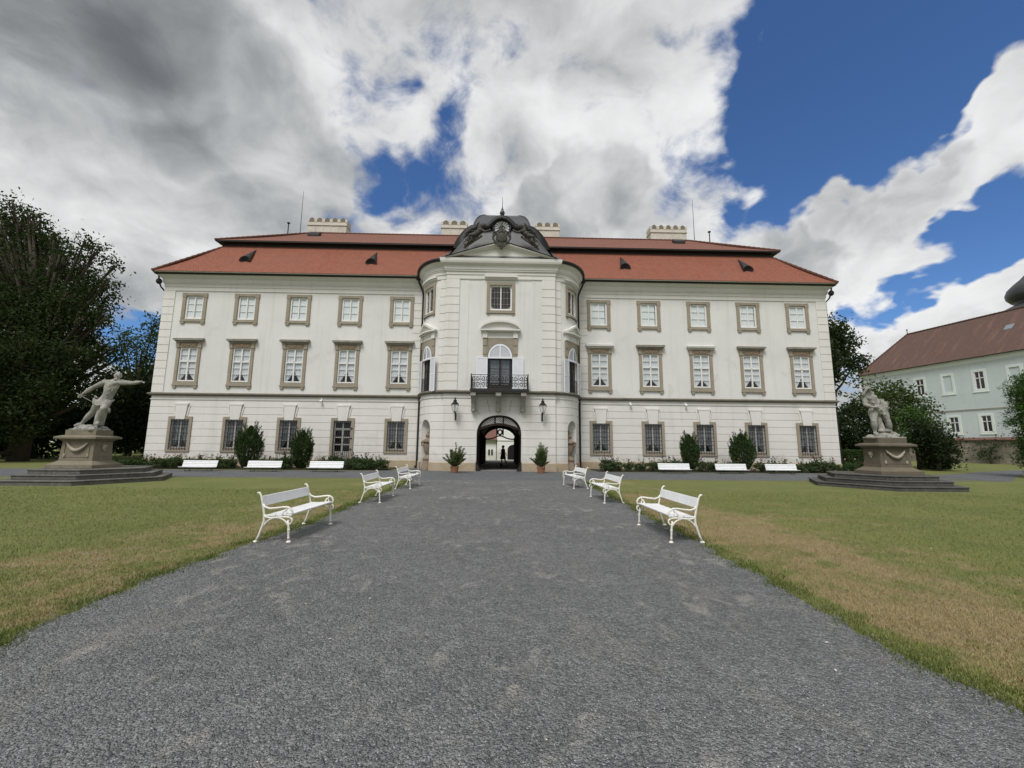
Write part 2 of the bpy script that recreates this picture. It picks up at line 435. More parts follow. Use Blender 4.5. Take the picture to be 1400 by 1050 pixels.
def lawn_mat():
    m, t, b, pos, o = newmat('lawn')
    c, p = lawn_nodes(t, pos)
    f = t.noise(p, 38, 3, .7)
    c = t.mix(t.mr(f, .35, .7), t.mix(1., c, (.62, .62, .60), 'MULTIPLY'), t.mix(1., c, (1.15, 1.15, 1.1), 'MULTIPLY'))
    t.inp(b.inputs['Base Color'], c); b.inputs['Roughness'].default_value = .95
    t.inp(b.inputs['Normal'], t.bump(t.math('ADD', f, t.noise(p, 9, 4)), .8, .04))
    m, t, b, pos, o = newmat('grass_blade')
    c, p = lawn_nodes(t, pos)
    rnd = t.new('ShaderNodeNewGeometry').outputs['Random Per Island']
    c = t.mix(rnd, t.mix(1., c, (.72, .78, .65), 'MULTIPLY'), t.mix(1., c, (1.35, 1.30, 1.2), 'MULTIPLY'))
    t.inp(b.inputs['Base Color'], c); b.inputs['Roughness'].default_value = .6
    foliage('grass_fringe', (.075, .110, .028), (.11, .145, .04), (.10, .12, .035), .2)
lawn_mat()
def gravel_mat(name, tint=(1, 1, 1), worn=True):
    m, t, b, pos, o = newmat(name)
    v = t.new('ShaderNodeTexVoronoi'); t.inp(v.inputs['Vector'], pos); v.inputs['Scale'].default_value = 86
    sep = t.new('ShaderNodeSeparateColor'); t.link(v.outputs['Color'], sep.inputs[0])
    v2 = t.new('ShaderNodeTexVoronoi'); t.inp(v2.inputs['Vector'], pos); v2.inputs['Scale'].default_value = 38
    s2 = t.new('ShaderNodeSeparateColor'); t.link(v2.outputs['Color'], s2.inputs[0])
    a = tuple(x*y for x, y in zip((.106, .110, .115), tint)); bb = tuple(x*y for x, y in zip((.325, .330, .337), tint))
    k = t.math('POWER', t.math('ADD', t.math('MULTIPLY', sep.outputs[0], .6), t.math('MULTIPLY', s2.outputs[0], .4)), 1.35)
    c = t.mix(k, a, bb)
    c = t.mix(t.mr(sep.outputs[1], .994, .996, 0, .8), c, (.42, .41, .39))
    c = t.mix(t.mr(t.noise(pos, .55, 5, .6), .4, .7, 0, .45), c, t.mix(1., c, (.62, .62, .63), 'MULTIPLY'))
    c = t.mix(t.mr(t.noise(pos, 5., 5, .65), .3, .7), t.mix(1., c, (.80, .81, .82), 'MULTIPLY'), t.mix(1., c, (1.16, 1.17, 1.18), 'MULTIPLY'))
    if worn:   # sandy base showing through where feet and wheels thin the stones
        w = t.noise(t.mapping(pos, (1.0, .55, 1)), 1.5, 7, .68, .5)
        big = t.noise(pos, .23, 3)
        wv = t.math('ADD', w, t.math('MULTIPLY', t.math('SUBTRACT', big, .5), .5))
        c = t.mix(t.mr(wv, .56, .70, 0, .5), c, (.31, .30, .265))
        sp = t.math('ADD', t.noise(t.mapping(pos, (1.3, .8, 1), (0, 0, .35)), 3.4, 6, .62, .6), t.math('MULTIPLY', t.math('SUBTRACT', t.noise(pos, .5, 3), .5), .55))
        c = t.mix(t.mr(sp, .58, .70, 0, .65), c, (.43, .415, .37))
    t.inp(b.inputs['Base Color'], c); b.inputs['Roughness'].default_value = .85
    h = t.math('SUBTRACT', t.math('MULTIPLY', v2.outputs['Distance'], -1.5), v.outputs['Distance'])
    sc_ = t.math('MULTIPLY', t.noise(pos, 8., 5, .6), 2.2)
    t.inp(b.inputs['Normal'], t.bump(t.math('ADD', h, sc_), 1., .026))
gravel_mat('gravel', (1.09, 1.07, 1.03)); gravel_mat('gravel_path', (.95, .95, .95), False)
m, t, b, pos, o = newmat('stone_chip')
rnd = t.new('ShaderNodeNewGeometry').outputs['Random Per Island']
c = t.mix(t.math('POWER', rnd, 1.5), (.070, .074, .080), (.33, .336, .345)); c = t.mix(t.mr(rnd, .996, .998), c, (.52, .50, .47))
t.inp(b.inputs['Base Color'], c); b.inputs['Roughness'].default_value = .8
simple('cobbles', (.27, .26, .25), .8, .2, 3, bump=.6, bs=9, fine=.3, fs=10)
simple('court_gravel', (.52, .48, .42), .9, .1, 2, bump=.4, bs=20)
# ---------------------------------------------------------------- daylight
SUN_AZ, SUN_EL = R(-24), R(56)     # azimuth measured from -Y towards +X (behind the camera, a little to its left)
SD = Vector((math.sin(SUN_AZ)*math.cos(SUN_EL), -math.cos(SUN_AZ)*math.cos(SUN_EL), math.sin(SUN_EL)))
sl = bpy.data.lights.new('sun', 'SUN'); sl.energy = 2.0; sl.angle = R(24); sl.color = (1, .975, .945)
so = bpy.data.objects.new('sun', sl); link(so); so.rotation_euler = SD.to_track_quat('Z', 'Y').to_euler(); so.location = (20, -30, 60)
w = bpy.data.worlds.new('World'); SC.world = w; w.use_nodes = True; w.node_tree.nodes.clear()
t = NT(w.node_tree)
out = t.new('ShaderNodeOutputWorld'); bg = t.new('ShaderNodeBackground'); bg.inputs[1].default_value = .1
t.link(bg.outputs[0], out.inputs[0])
sky = t.new('ShaderNodeTexSky'); sky.sky_type = 'NISHITA'; sky.sun_disc = False
sky.sun_elevation = SUN_EL; sky.sun_rotation = math.atan2(SD.x, SD.y); sky.ozone_density = 3.0; sky.air_density = 1.0; sky.dust_density = .3
d0 = t.new('ShaderNodeTexCoord').outputs['Generated']
nz = lambda v, sc, det, dist=0.: t.noise(v, sc, det, .58, dist, out=1)
# clouds are a layer overhead: sample their texture on a plane so they flatten towards the horizon
sx = t.new('ShaderNodeSeparateXYZ'); t.link(d0, sx.inputs[0])
den = t.math('ADD', t.math('MAXIMUM', sx.outputs[2], 0.), .52)
pl = t.new('ShaderNodeCombineXYZ')
t.link(t.math('DIVIDE', sx.outputs[0], den), pl.inputs[0]); t.link(t.math('DIVIDE', sx.outputs[1], den), pl.inputs[1]); pl.inputs[2].default_value = 3.7
P = pl.outputs[0]
warp = t.vmath('ADD', t.scale(t.vmath('SUBTRACT', nz(P, 2.2, 2), (.5, .5, .5)), .30), t.scale(t.vmath('SUBTRACT', nz(P, 8., 3), (.5, .5, .5)), .17))
D = t.vmath('NORMALIZE', t.vmath('ADD', d0, warp))
def blobs(lst):
    acc = None
    for px, py, rad, wgt in lst:
        c = raydir(px, py)
        a = .5*((c-raydir(px+rad, py)).length+(c-raydir(px, py+rad)).length)
        dp = t.vmath('DISTANCE', D, tuple(c))
        v = t.mr(dp, a, a*.25, 0., wgt, True)
        acc = v if acc is None else t.math('ADD', acc, v)
    return acc
CLEAR = [(1130, 70, 190, .85), (1300, 20, 210, .95), (1130, 200, 150, .8), (1330, 270, 140, .7), (1290, 340, 100, .55), (1400, 290, 90, .6), (1010, 0, 80, .35), (920, 5, 50, .16),
         (614, 165, 44, .20), (604, 195, 40, .16), (575, 224, 40, .12), (540, 240, 46, .20), (500, 248, 46, .26), (490, 200, 36, .14), (425, 12, 40, .24), (525, 130, 30, .16), (690, 75, 40, .16), (1048, 268, 50, .18), (165, 420, 90, .62), (240, 430, 70, .45),
         (1180, 425, 80, .42), (1240, 400, 80, .42), (1340, 375, 80, .42), (1160, 460, 70, .5), (1030, 290, 50, .25), (930, 285, 46, .06), (1200, 130, 110, .5), (1180, 530, 70, .4)]
COVER = [(1375, 110, 85, .44), (1310, 165, 72, .42), (1250, 215, 58, .38), (1390, 60, 60, .16), (1350, 185, 60, .22), (1215, 270, 66, .42), (1160, 290, 85, .45), (1140, 350, 110, .35), (1290, 435, 85, .42), (1385, 410, 85, .42), (1300, 312, 40, .22), (1270, 355, 50, .2), (1230, 340, 46, .22), (1190, 475, 60, .26), (1290, 262, 30, .34), (1240, 300, 36, .3), (1330, 330, 36, .25), (1210, 440, 50, .25), (1032, 36, 34, .34), (100, 120, 450, .35), (545, 110, 70, .16), (585, 135, 40, .10), (900, 280, 60, .14), (800, 240, 170, .3), (880, 120, 170, .2)]
cov = t.math('MINIMUM', t.math('ADD', t.math('SUBTRACT', blobs(COVER), blobs(CLEAR)), .60), .80)
def puff(v, sc):      # inverted ridges: rounded billows with creases between them
    nd = t.new('ShaderNodeTexNoise', noise_type='RIDGED_MULTIFRACTAL'); t.inp(nd.inputs['Vector'], v); nd.inputs['Scale'].default_value = sc
    nd.inputs['Detail'].default_value = 3; nd.inputs['Roughness'].default_value = .45; nd.inputs['Lacunarity'].default_value = 2.2
    nd.inputs['Offset'].default_value = 1.; nd.inputs['Gain'].default_value = 1.2
    return t.math('SUBTRACT', .62, t.math('MULTIPLY', nd.outputs[0], .5))
PW = t.vmath('ADD', P, t.scale(t.vmath('SUBTRACT', nz(P, 4., 2), (.5, .5, .5)), .16))
def field(v): return t.math('ADD', t.math('MULTIPLY', t.noise(v, 1.7, 5, .50), 1.25), t.math('MULTIPLY', puff(v, 1.9), .40))
FB0 = .66
fb = field(PW); fs = field(t.vmath('ADD', PW, (.05, -.10, 0)))
fb2 = t.noise(PW, 5.5, 8, .62); fb2s = t.noise(t.vmath('ADD', PW, (.022, -.04, 0)), 5.5, 8, .62)
fine = t.math('ADD', t.math('SUBTRACT', fb, FB0), t.math('MULTIPLY', t.math('SUBTRACT', fb2, .5), 1.55))
dens = t.math('ADD', cov, fine)
mask = t.mr(dens, .14, .52, 0, 1, True)
# light on the billows: compare the density with the density a step towards the sun
relief = t.math('MULTIPLY', t.math('SUBTRACT', fb, fs), .95)
DARK = [(100, 0, 420, .07), (330, 190, 240, .02)]
GREY = [(800, 245, 130, .62), (890, 275, 110, .55), (735, 295, 100, .45), (330, 170, 210, .42), (470, 275, 130, .42), (130, 70, 300, .5), (60, 260, 150, .3), (1090, 330, 90, .50), (1000, 335, 90, .3), (200, 330, 160, .25), (640, 60, 110, .22), (900, 60, 60, .2), (1250, 440, 60, .3), (1350, 440, 70, .3), (1240, 205, 40, .25)]
d2 = t.math('ADD', blobs(GREY), t.math('ADD', t.math('MULTIPLY', t.math('SUBTRACT', fb2, .5), 1.1), t.math('MULTIPLY', t.math('SUBTRACT', fb, FB0), .5)))
body = t.math('ADD', t.mr(d2, .26, .48, 0, .10, True), t.mr(d2, .30, 1.0, 0, .09, True))
LIGHT = [(520, 80, 170, .05), (860, 90, 210, .07), (960, 160, 130, .07), (1060, 310, 110, .05), (640, 250, 90, .07), (1000, 230, 80, .06), (1340, 130, 130, .06), (1300, 430, 140, .06), (1130, 400, 120, .07)]
lum = t.math('ADD', t.math('SUBTRACT', blobs(LIGHT), blobs(DARK)), .785)
soft = t.noise(PW, 1.5, 4, .5)
lum = t.math('ADD', lum, t.math('MULTIPLY', t.math('SUBTRACT', soft, .5), .30))
lum = t.math('ADD', lum, t.math('ADD', relief, t.math('MULTIPLY', t.math('SUBTRACT', fb2, fb2s), .42)))
lum = t.math('SUBTRACT', t.math('ADD', lum, t.mr(dens, .2, 1.1, .06, -.02)), body)
# soft shoulders keep the whites from clipping and the greys from going black; lum is a display value
lum = t.mr(lum, .28, 1.04, .42, .955, True)
cc = t.mix(t.mr(lum, .45, .85), (.90, .975, 1.04), (.985, .995, 1.0))
cloud = t.scale(cc, t.math('MULTIPLY', t.math('POWER', lum, 2.25), CLOUD_GAIN))
mx = t.mix(mask, t.mix(1., sky.outputs[0], (SKY_GAIN*.50, SKY_GAIN*.70, SKY_GAIN*.95), 'MULTIPLY'), cloud)
t.link(mx, bg.inputs[0])
w.cycles.sampling_method = 'MANUAL'; w.cycles.sample_map_resolution = 1024
SC.view_settings.view_transform = 'Standard'; SC.view_settings.look = 'None'; SC.view_settings.gamma = 1; SC.view_settings.use_curve_mapping = False
SC.view_settings.exposure = EXPOSURE
SC.cycles.max_bounces = 6; SC.cycles.diffuse_bounces = 4; SC.cycles.transparent_max_bounces = 10; SC.cycles.glossy_bounces = 2
SC.cycles.use_denoising = True
# ---------------------------------------------------------------- the palace
YW, YF = 30.0, 26.8           # wing wall plane, pavilion front plane
PY = YW                        # origin of the palace
palace = thing('palace', (0, PY, 0), 0, 'long white three-storey baroque palace with red tiled roof and a bowed gatehouse front', 'palace')
SH = (0, -PY, 0)
EXC, ERX, ERY = 3.58, 1.97, 3.05
# arc-length table of the bowed side of the pavilion
_ph = np.linspace(0, PI/2, 400)
_ds = np.sqrt((ERX*np.cos(_ph))**2+(ERY*np.sin(_ph))**2)
_al = np.concatenate([[0], np.cumsum((_ds[1:]+_ds[:-1])/2*np.diff(_ph))])
CL = float(_al[-1])
def curve_pt(sgn, s, out=0.):
    """s: arc length from the front corner"""
    ph = float(np.interp(s, _al, _ph))
    x, y = EXC+ERX*math.sin(ph), YW-ERY*math.cos(ph)
    nx, ny = math.sin(ph)/ERX, -math.cos(ph)/ERY
    l = math.hypot(nx, ny); nx /= l; ny /= l
    return sgn*(x+nx*out), y+ny*out
def arc(deg): return float(np.interp(R(deg), _ph, _al))
def wall_surface(mb, fn, us, rows, holes, reveal=.22):
    """fn(u,off)->(x,y); rows: [(z,off)]; holes: (u0,u1,z0,z1,spring or None, exponent)"""
    us = sorted(set(round(u, 4) for u in us)); zs = [r[0] for r in rows]
    idx = {}
    def vert(i, j):
        if (i, j) not in idx:
            x, y = fn(us[i], rows[j][1]); idx[(i, j)] = len(mb.v); mb.v.append((x, y, rows[j][0]))
        return idx[(i, j)]
    for i in range(len(us)-1):
        for j in range(len(rows)-1):
            uc, zc = (us[i]+us[i+1])/2, (zs[j]+zs[j+1])/2
            if any(h[0] < uc < h[1] and h[2] < zc < h[3] for h in holes): continue
            mb.f.append((vert(i, j), vert(i+1, j), vert(i+1, j+1), vert(i, j+1))); mb.mi.append(mb.cur)
    for h in holes:
        u0, u1, z0, z1, spring, ex = h[:6]
        def P(u, z, o): x, y = fn(u, o); return (x, y, z)
        nseg = 14
        if spring is None:
            out = [(u0, z0), (u0, z1)]+[(u0+(u1-u0)*k/4, z1) for k in range(1, 4)]+[(u1, z1), (u1, z0)]
        else:
            uc, a, hgt = (u0+u1)/2, (u1-u0)/2, h[6]-spring
            ar = []
            for k in range(2*nseg+1):
                th = PI-PI*k/(2*nseg); cc, ss = math.cos(th), math.sin(th)
                ar.append((uc+a*math.copysign(abs(cc)**(2/ex), cc), spring+hgt*abs(ss)**(2/ex)))
            out = [(u0, z0)]+ar+[(u1, z0)]
            for k in range(2*nseg):
                (ua, za), (ub, zb) = ar[k], ar[k+1]
                mb.add([P(ua, za, 0), P(ub, zb, 0), P(ub, z1, 0), P(ua, z1, 0)], [(0, 1, 2, 3)])
        pts = [(P(u, z, 0), P(u, z, -reveal)) for u, z in out]
        for k in range(len(pts)-1):
            mb.add([pts[k][0], pts[k][1], pts[k+1][1], pts[k+1][0]], [(0, 1, 2, 3)])
        if z0 > .3 and spring is None or (spring and z0 > .3):
            mb.add([P(u0, z0, 0), P(u1, z0, 0), P(u1, z0, -reveal), P(u0, z0, -reveal)], [(0, 1, 2, 3)])
def rows_grooved(z0, z1, grooves, extra, g=.014, depth=.028):
    out = [(z0, 0.), (z1, 0.)]+[(z, 0.) for z in extra]
    for q in grooves:
        if z0+.05 < q < z1-.05: out += [(q-g-.012, 0.), (q-g, -depth), (q+g, -depth), (q+g+.012, 0.)]
    out.sort(); res = []
    for r in out:
        if not res or r[0]-res[-1][0] > 1e-4: res.append(r)
    return res
def rng(a, b, step):
    n = max(1, int(round((b-a)/step))); return [a+(b-a)*i/n for i in range(n+1)]
GR = [1.01, 1.51, 2.02, 2.53, 3.05, 3.57, 4.06]
WX = [-7.25-3.73*k for k in range(5)]; WXR = [7.22+3.73*k for k in range(5)]
DOOR_X = WX[1]
# ---- wing walls
for sgn, xs in ((-1, WX), (1, WXR)):
    x0, x1 = (-24.38, -5.54) if sgn < 0 else (5.54, 24.38)
    fn = lambda u, o: (u, YW-o)
    hg = []; hu = []
    for x in xs:
        if x == DOOR_X: hg.append((x-.62, x+.62, 0., 3.2, None, 2))
        else: hg.append((x-.61, x+.61, 1.2, 3.17, None, 2))
        hu.append((x-.63, x+.63, 5.88, 8.31, None, 2)); hu.append((x-.62, x+.62, 10.41, 12.14, None, 2))
    us = rng(x0, x1, 1.2)+[q for h in hg+hu for q in h[:2]]
    g = MB(); wall_surface(g, fn, us, rows_grooved(0, 4.96, GR, [1.2, 3.17, 3.2]), hg); g.build('ground_storey_wall', 'plaster_ground', palace, shift=SH)
    g = MB(); wall_surface(g, fn, us, [(z, 0.) for z in (4.96, 5.88, 8.31, 10.41, 12.14, 13.75)], hu); g.build('upper_wall', 'plaster', palace, shift=SH)
# ---- bowed sides
CW = arc(42)           # arc position of the bowed windows
NC = arc(38)           # arc position of the niche
for sgn in (-1, 1):
    fn = (lambda sg: (lambda u, o: curve_pt(sg, abs(u), o)))(sgn)
    def sp(a, b): return (a, b) if sgn > 0 else (-b, -a)
    us = [sgn*q for q in rng(0, CL, .16)]
    hn = [(*sp(NC-.52, NC+.52), 0., 3.35, 2.65, 2, 3.22)]
    hd = [(*sp(CW-.62, CW+.62), 5.0, 8.2, 7.25, 2, 8.1), (*sp(CW-.60, CW+.60), 10.43, 12.1, None, 2)]
    g = MB(); wall_surface(g, fn, us+[q for h in hn for q in h[:2]], rows_grooved(0, 4.96, GR, [2.65, 3.35]), hn, .02)
    g.build('ground_storey_wall', 'plaster_ground', palace, shift=SH)
    g = MB(); wall_surface(g, fn, us+[q for h in hd for q in h[:2]], [(z, 0.) for z in (4.96, 5.0, 7.25, 8.2, 10.43, 12.1, 13.75)], hd)
    g.build('upper_wall', 'plaster', palace, shift=SH)
    # niche shell: a half-round hollow with a quarter-sphere head
    g = MB(); n = 12; lv = [0, .6, 1.3, 2.0, 2.65]+[2.65+.57*math.sin(PI/2*k/6) for k in range(1, 7)]
    for j, z in enumerate(lv):
        sc = 1. if z <= 2.65 else math.sqrt(max(0, 1-((z-2.65)/.57)**2))
        for i in range(n+1):
            th = PI*i/n; u = NC-.52*sc*math.cos(th); dp = -.02-.80*sc*math.sin(th)
            x, y = curve_pt(sgn, u, dp); g.v.append((x, y, z))
    for j in range(len(lv)-1):
        for i in range(n): a = j*(n+1)+i; g.f.append((a, a+1, a+n+2, a+n+1)); g.mi.append(0)
    g.build('niche', 'plaster_trim', palace, smooth=True, shift=SH)
# ---- pavilion front
fnf = lambda u, o: (u, YF-o)
hg = [(-1.41, 1.41, 0., 3.6, 2.25, 2.25, 3.5)]
hu = [(-.80, .80, 5.0, 8.25, 7.25, 2, 8.15), (-.72, .72, 10.43, 12.10, None, 2)]
us = rng(-3.58, 3.58, .8)+[-1.41, 1.41, -.8, .8, -.72, .72]
g = MB(); wall_surface(g, fnf, us, rows_grooved(0, 4.96, GR, [2.25, 3.6]), hg, .45)
for sg in (-1, 1): g.add([(sg*3.58, YF, 0), (sg*3.58, 27.0, 0), (sg*3.58, 27.0, 4.96), (sg*3.58, YF, 4.96)], [(0, 1, 2, 3)])
g.build('ground_storey_wall', 'plaster_ground', palace, shift=SH)
g = MB(); wall_surface(g, fnf, us, [(z, 0.) for z in (4.96, 5.0, 7.25, 8.25, 10.43, 12.10, 13.75)], hu)
for sg in (-1, 1): g.add([(sg*3.58, YF, 4.96), (sg*3.58, 27.0, 4.96), (sg*3.58, 27.0, 13.75), (sg*3.58, YF, 13.75)], [(0, 1, 2, 3)])
g.build('upper_wall', 'plaster', palace, shift=SH)
# raised panel field on the front, one shallow step behind the corner strips
for sg in (-1, 1):
    g = MB()
    a, b = sorted((sg*2.12, sg*2.18)); g.box(a, b, YF-.02, YF+.05, 5.75, 12.43)
    a, b = sorted((sg*1.25, sg*2.18)); g.box(a, b, YF-.02, YF+.05, 12.43, 12.46)
    g.build('panel_edge', 'plaster_trim', palace, shift=SH)
# ---- side and rear walls
for sg in (-1, 1):
    g = MB(); x = sg*24.38; g.add([(x, 30, 0), (x, 43.6, 0), (x, 43.6, 13.75), (x, 30, 13.75)], [(0, 1, 2, 3)])
    g.build('side_wall', 'plaster', palace, shift=SH)
g = MB()
wall_surface(g, lambda u, o: (u, 43.6+o), rng(-24.38, 24.38, 4)+[-1.5, 1.5], [(0, 0.), (2.35, 0.), (3.7, 0.), (13.75, 0.)], [(-1.5, 1.5, 0, 3.7, 2.35, 2.2, 3.62)], .3)
g.build('rear_wall', 'plaster', palace, shift=SH)
# ---- passage through the house
g = MB(); n = 24; prof = [(-1.62, 0), (-1.62, 2.3)]
for k in range(1, n): th = PI-PI*k/n; prof.append((1.62*math.cos(th), 2.3+1.35*math.sin(th)))
prof += [(1.62, 2.3), (1.62, 0)]
ys = [27.2, 30, 34, 38, 43.35]
for y in ys:
    for x, z in prof: g.v.append((x, y, z))
k = len(prof)
for a in range(len(ys)-1):
    for b in range(k-1): g.f.append((a*k+b, a*k+b+1, (a+1)*k+b+1, (a+1)*k+b)); g.mi.append(0)
for y, hw, hs, hh in ((27.25, 1.41, 2.25, 1.25), (43.3, 1.5, 2.35, 1.27)):   # end returns closing the gap beside each arch
    for sg in (-1, 1): g.add([(sg*hw, y, 0), (sg*1.62, y, 0), (sg*1.62, y, 2.3), (sg*hw, y, 2.3)], [(0, 1, 2, 3)])
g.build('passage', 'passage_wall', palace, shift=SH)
for y in (31.0, 36.5, 40.2):
    for sg in (-1, 1):
        g = MB(); a, b = sorted((sg*1.42, sg*1.62)); g.box(a, b, y, y+.55, 0, 2.45)
        a, b = sorted((sg*1.36, sg*1.62)); g.box(a, b, y-.06, y+.61, 2.45, 2.6); g.box(a, b, y-.06, y+.61, 0, .25)
        g.build('passage_pilaster', 'passage_wall', palace, shift=SH)
for sg in (-1, 1):
    g = MB(); g.add([(sg*1.43, 26.72, 0), (sg*1.14, 26.72, 0), (sg*1.14, 27.5, 0), (sg*1.43, 27.5, 0), (sg*1.43, 26.80, .6), (sg*1.39, 26.80, .6), (sg*1.39, 27.5, .6), (sg*1.43, 27.5, .6)],
        [(0, 1, 5, 4), (1, 2, 6, 5), (2, 3, 7, 6), (3, 0, 4, 7), (4, 5, 6, 7), (0, 3, 2, 1)])
    g.build('guard_stone', 'metal_black', palace, shift=SH)  # stone made black: the shade inside the gate opening is put into its colour
# ---- gate transoms
def sup(a, h, s0, th, ex=2.25):
    c, s = math.cos(th), math.sin(th)
    return (a*math.copysign(abs(c)**(2/ex), c), s0+h*abs(s)**(2/ex))
gate = MB()
N = 28
lo = lambda x: 2.62+.36*math.cos(min(1, abs(x)/1.41)*PI/2)
for k in range(N):       # crescent panel: rim, lattice and lower rail
    a = sup(1.41, 1.25, 2.25, PI-PI*k/N); b = sup(1.41, 1.25, 2.25, PI-PI*(k+1)/N)
    def inset(p, f): return (p[0]*f, 2.3+(p[1]-2.3)*f)
    a2, b2 = inset(a, .90), inset(b, .90)
    gate.prism_y([a2, b2, b, a], YF+.25, YF+.33)
xs = [-1.3+2.6*i/20 for i in range(21)]
for i in range(20):
    x0, x1 = xs[i], xs[i+1]
    gate.prism_y([(x0, lo(x0)-.12), (x1, lo(x1)-.12), (x1, lo(x1)), (x0, lo(x0))], YF+.22, YF+.34)
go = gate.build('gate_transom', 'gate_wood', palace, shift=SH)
g = MB()
top = lambda x: 2.3+1.13*(max(0, 1-(abs(x)/1.27)**2.25))**(1/2.25)
def clip_line(x0, slope):
    pts = []
    for k in range(60):
        x = x0+k*.02; z = 2.5+slope*0+0
    return pts
for d in (-1, 1):
    for c in np.arange(-2.4, 2.4, .115):
        seg = []
        for k in range(80):
            z = 2.6+k*.012; x = c+d*(z-2.6)*.9
            ok = lo(x)+.02 < z < top(x)-.01 and abs(x) < 1.2 and not (abs(abs(x)-.27) < .035)
            if ok: seg.append((x, z))
            elif len(seg) > 1:
                g.tube([(seg[0][0], YF+.29, seg[0][1]), (seg[-1][0], YF+.29, seg[-1][1])], .019, 4); seg = []
            else: seg = []
        if len(seg) > 1: g.tube([(seg[0][0], YF+.29, seg[0][1]), (seg[-1][0], YF+.29, seg[-1][1])], .019, 4)
g.tube([(.17*math.cos(2*PI*k/16), YF+.27, 3.19+.15*math.sin(2*PI*k/16)) for k in range(16)], .02, 5, closed=True)
g.build('lattice', 'lattice_paint', go, shift=SH)
for sg in (-1, 1):
    g = MB(); g.box(sg*.27-.03, sg*.27+.03, YF+.24, YF+.34, 2.9, 3.42); g.build('post', 'gate_wood', go, shift=SH)
# second screen at the courtyard end: arch, oval eye and swan-neck rail
g = MB(); Y2 = 42.9
xx = np.linspace(-1.55, 1.55, 41)
arch = lambda x: 2.3+1.15*math.sqrt(max(0, 1-(x/1.55)**2))
rail = lambda x: 2.26+.34*math.exp(-(x/.62)**2)
for i in range(40):
    a, b = float(xx[i]), float(xx[i+1])
    g.prism_y([(a, arch(a)-.17*(1-.0*a)), (b, arch(b)-.17), (b, arch(b)+.3), (a, arch(a)+.3)], Y2, Y2+.12)
    g.prism_y([(a, rail(a)-.11), (b, rail(b)-.11), (b, rail(b)+.02), (a, rail(a)+.02)], Y2-.02, Y2+.1)
g.tube([(.21*math.cos(2*PI*k/24), Y2+.04, 2.92+.235*math.sin(2*PI*k/24)) for k in range(24)], .075, 6, closed=True)
for sg in (-1, 1):
    a, b = sorted((sg*.24, sg*.38)); g.box(a, b, Y2, Y2+.1, 2.6, 3.3)
    a, b = sorted((sg*1.40, sg*1.62)); g.box(a, b, Y2-.05, Y2+.15, 0, 2.4)
g.build('courtyard_screen', 'metal_black', palace, shift=SH)
# ---- plinth
FULL_L = [(-24.38, 43.6), (-24.38, YW), (-5.56, YW)]
CUR_L = [curve_pt(-1, s) for s in np.linspace(CL-.02, 0, 26)]
CUR_R = [curve_pt(1, s) for s in np.linspace(0, CL-.02, 26)]
FRONT = [(-3.58, YF), (3.58, YF)]
FULL_R = [(5.56, YW), (24.38, YW), (24.38, 43.6)]
FULL = FULL_L+CUR_L+FRONT+CUR_R+FULL_R
pp = [(0, .05), (.50, .045), (.53, 0)]
g = MB()
g.sweep(FULL_L[:2]+[(DOOR_X-.82, YW)], pp); g.sweep([(DOOR_X+.82, YW), (-5.56, YW)], pp)
g.sweep([curve_pt(-1, s) for s in np.linspace(CL-.02, NC+.53, 10)], pp)
g.sweep([curve_pt(-1, s) for s in np.linspace(NC-.53, 0, 8)]+[(-3.58, YF), (-1.44, YF)], pp)
g.sweep([(1.44, YF), (3.58, YF)]+[curve_pt(1, s) for s in np.linspace(0, NC-.53, 8)], pp)
g.sweep([curve_pt(1, s) for s in np.linspace(NC+.53, CL-.02, 10)], pp); g.sweep(FULL_R, pp)
g.build('plinth', 'plinth', palace, shift=SH)
# ---- string course, architrave and cornice
g = MB(); g.sweep(FULL, [(4.85, 0), (4.86, .11), (4.91, .13), (4.93, .19), (5.0, .20), (5.045, .15), (5.075, 0)]); g.build('string_course', 'string_stone', palace, shift=SH)
g = MB(); g.sweep(FULL, [(4.56, 0), (4.565, .035), (4.62, .05), (4.645, .05), (4.65, 0)]); g.build('moulding', 'plaster_trim', palace, shift=SH)
g = MB(); g.sweep(FULL, [(12.50, 0), (12.505, .05), (12.56, .06), (12.57, .03), (12.80, .03), (12.81, .07), (13.02, .07), (13.03, .11), (13.10, .13), (13.12, .16), (13.36, .17), (13.42, .24), (13.50, .34), (13.58, .40), (13.62, .42), (13.66, .42), (13.70, 0)])
g.build('cornice', 'plaster_trim', palace, shift=SH)
g = MB(); g.sweep([(-3.58, 27.05)]+FRONT+[(3.58, 27.05)], [(13.02, 0), (13.03, .14), (13.12, .15), (13.14, .19), (13.38, .20), (13.42, .27), (13.50, .40), (13.62, .44), (13.72, .45), (13.80, .46), (13.81, 0)])
g.build('cornice', 'plaster_trim', palace, shift=SH)
# ---- quoin strips
def strip(fn, a, b, z0, z1, off, step, mat='plaster_trim'):
    g = MB(); gro = list(np.arange(z0+step, z1-.1, step))
    rows = rows_grooved(z0, z1, gro, [], .013, .035)
    us = rng(a, b, .2 if abs(b-a) < 1.3 else .6)
    wall_surface(g, lambda u, o: fn(u, o+off), us, rows, [])
    for u in (a, b):
        x0, y0 = fn(u, 0); x1, y1 = fn(u, off); g.add([(x0, y0, z0), (x1, y1, z0), (x1, y1, z1), (x0, y0, z1)], [(0, 1, 2, 3)])
    return g.build('quoin_strip', mat, palace, shift=SH)
fnw = lambda u, o: (u, YW-o)
Q0, Q1, QS = 5.08, 12.5, .565
strip(fnw, -24.42, -23.62, Q0, Q1, .045, QS); strip(fnw, 23.62, 24.42, Q0, Q1, .045, QS)
strip(fnw, -6.35, -5.56, Q0, Q1, .03, QS); strip(fnw, 5.56, 6.35, Q0, Q1, .03, QS)
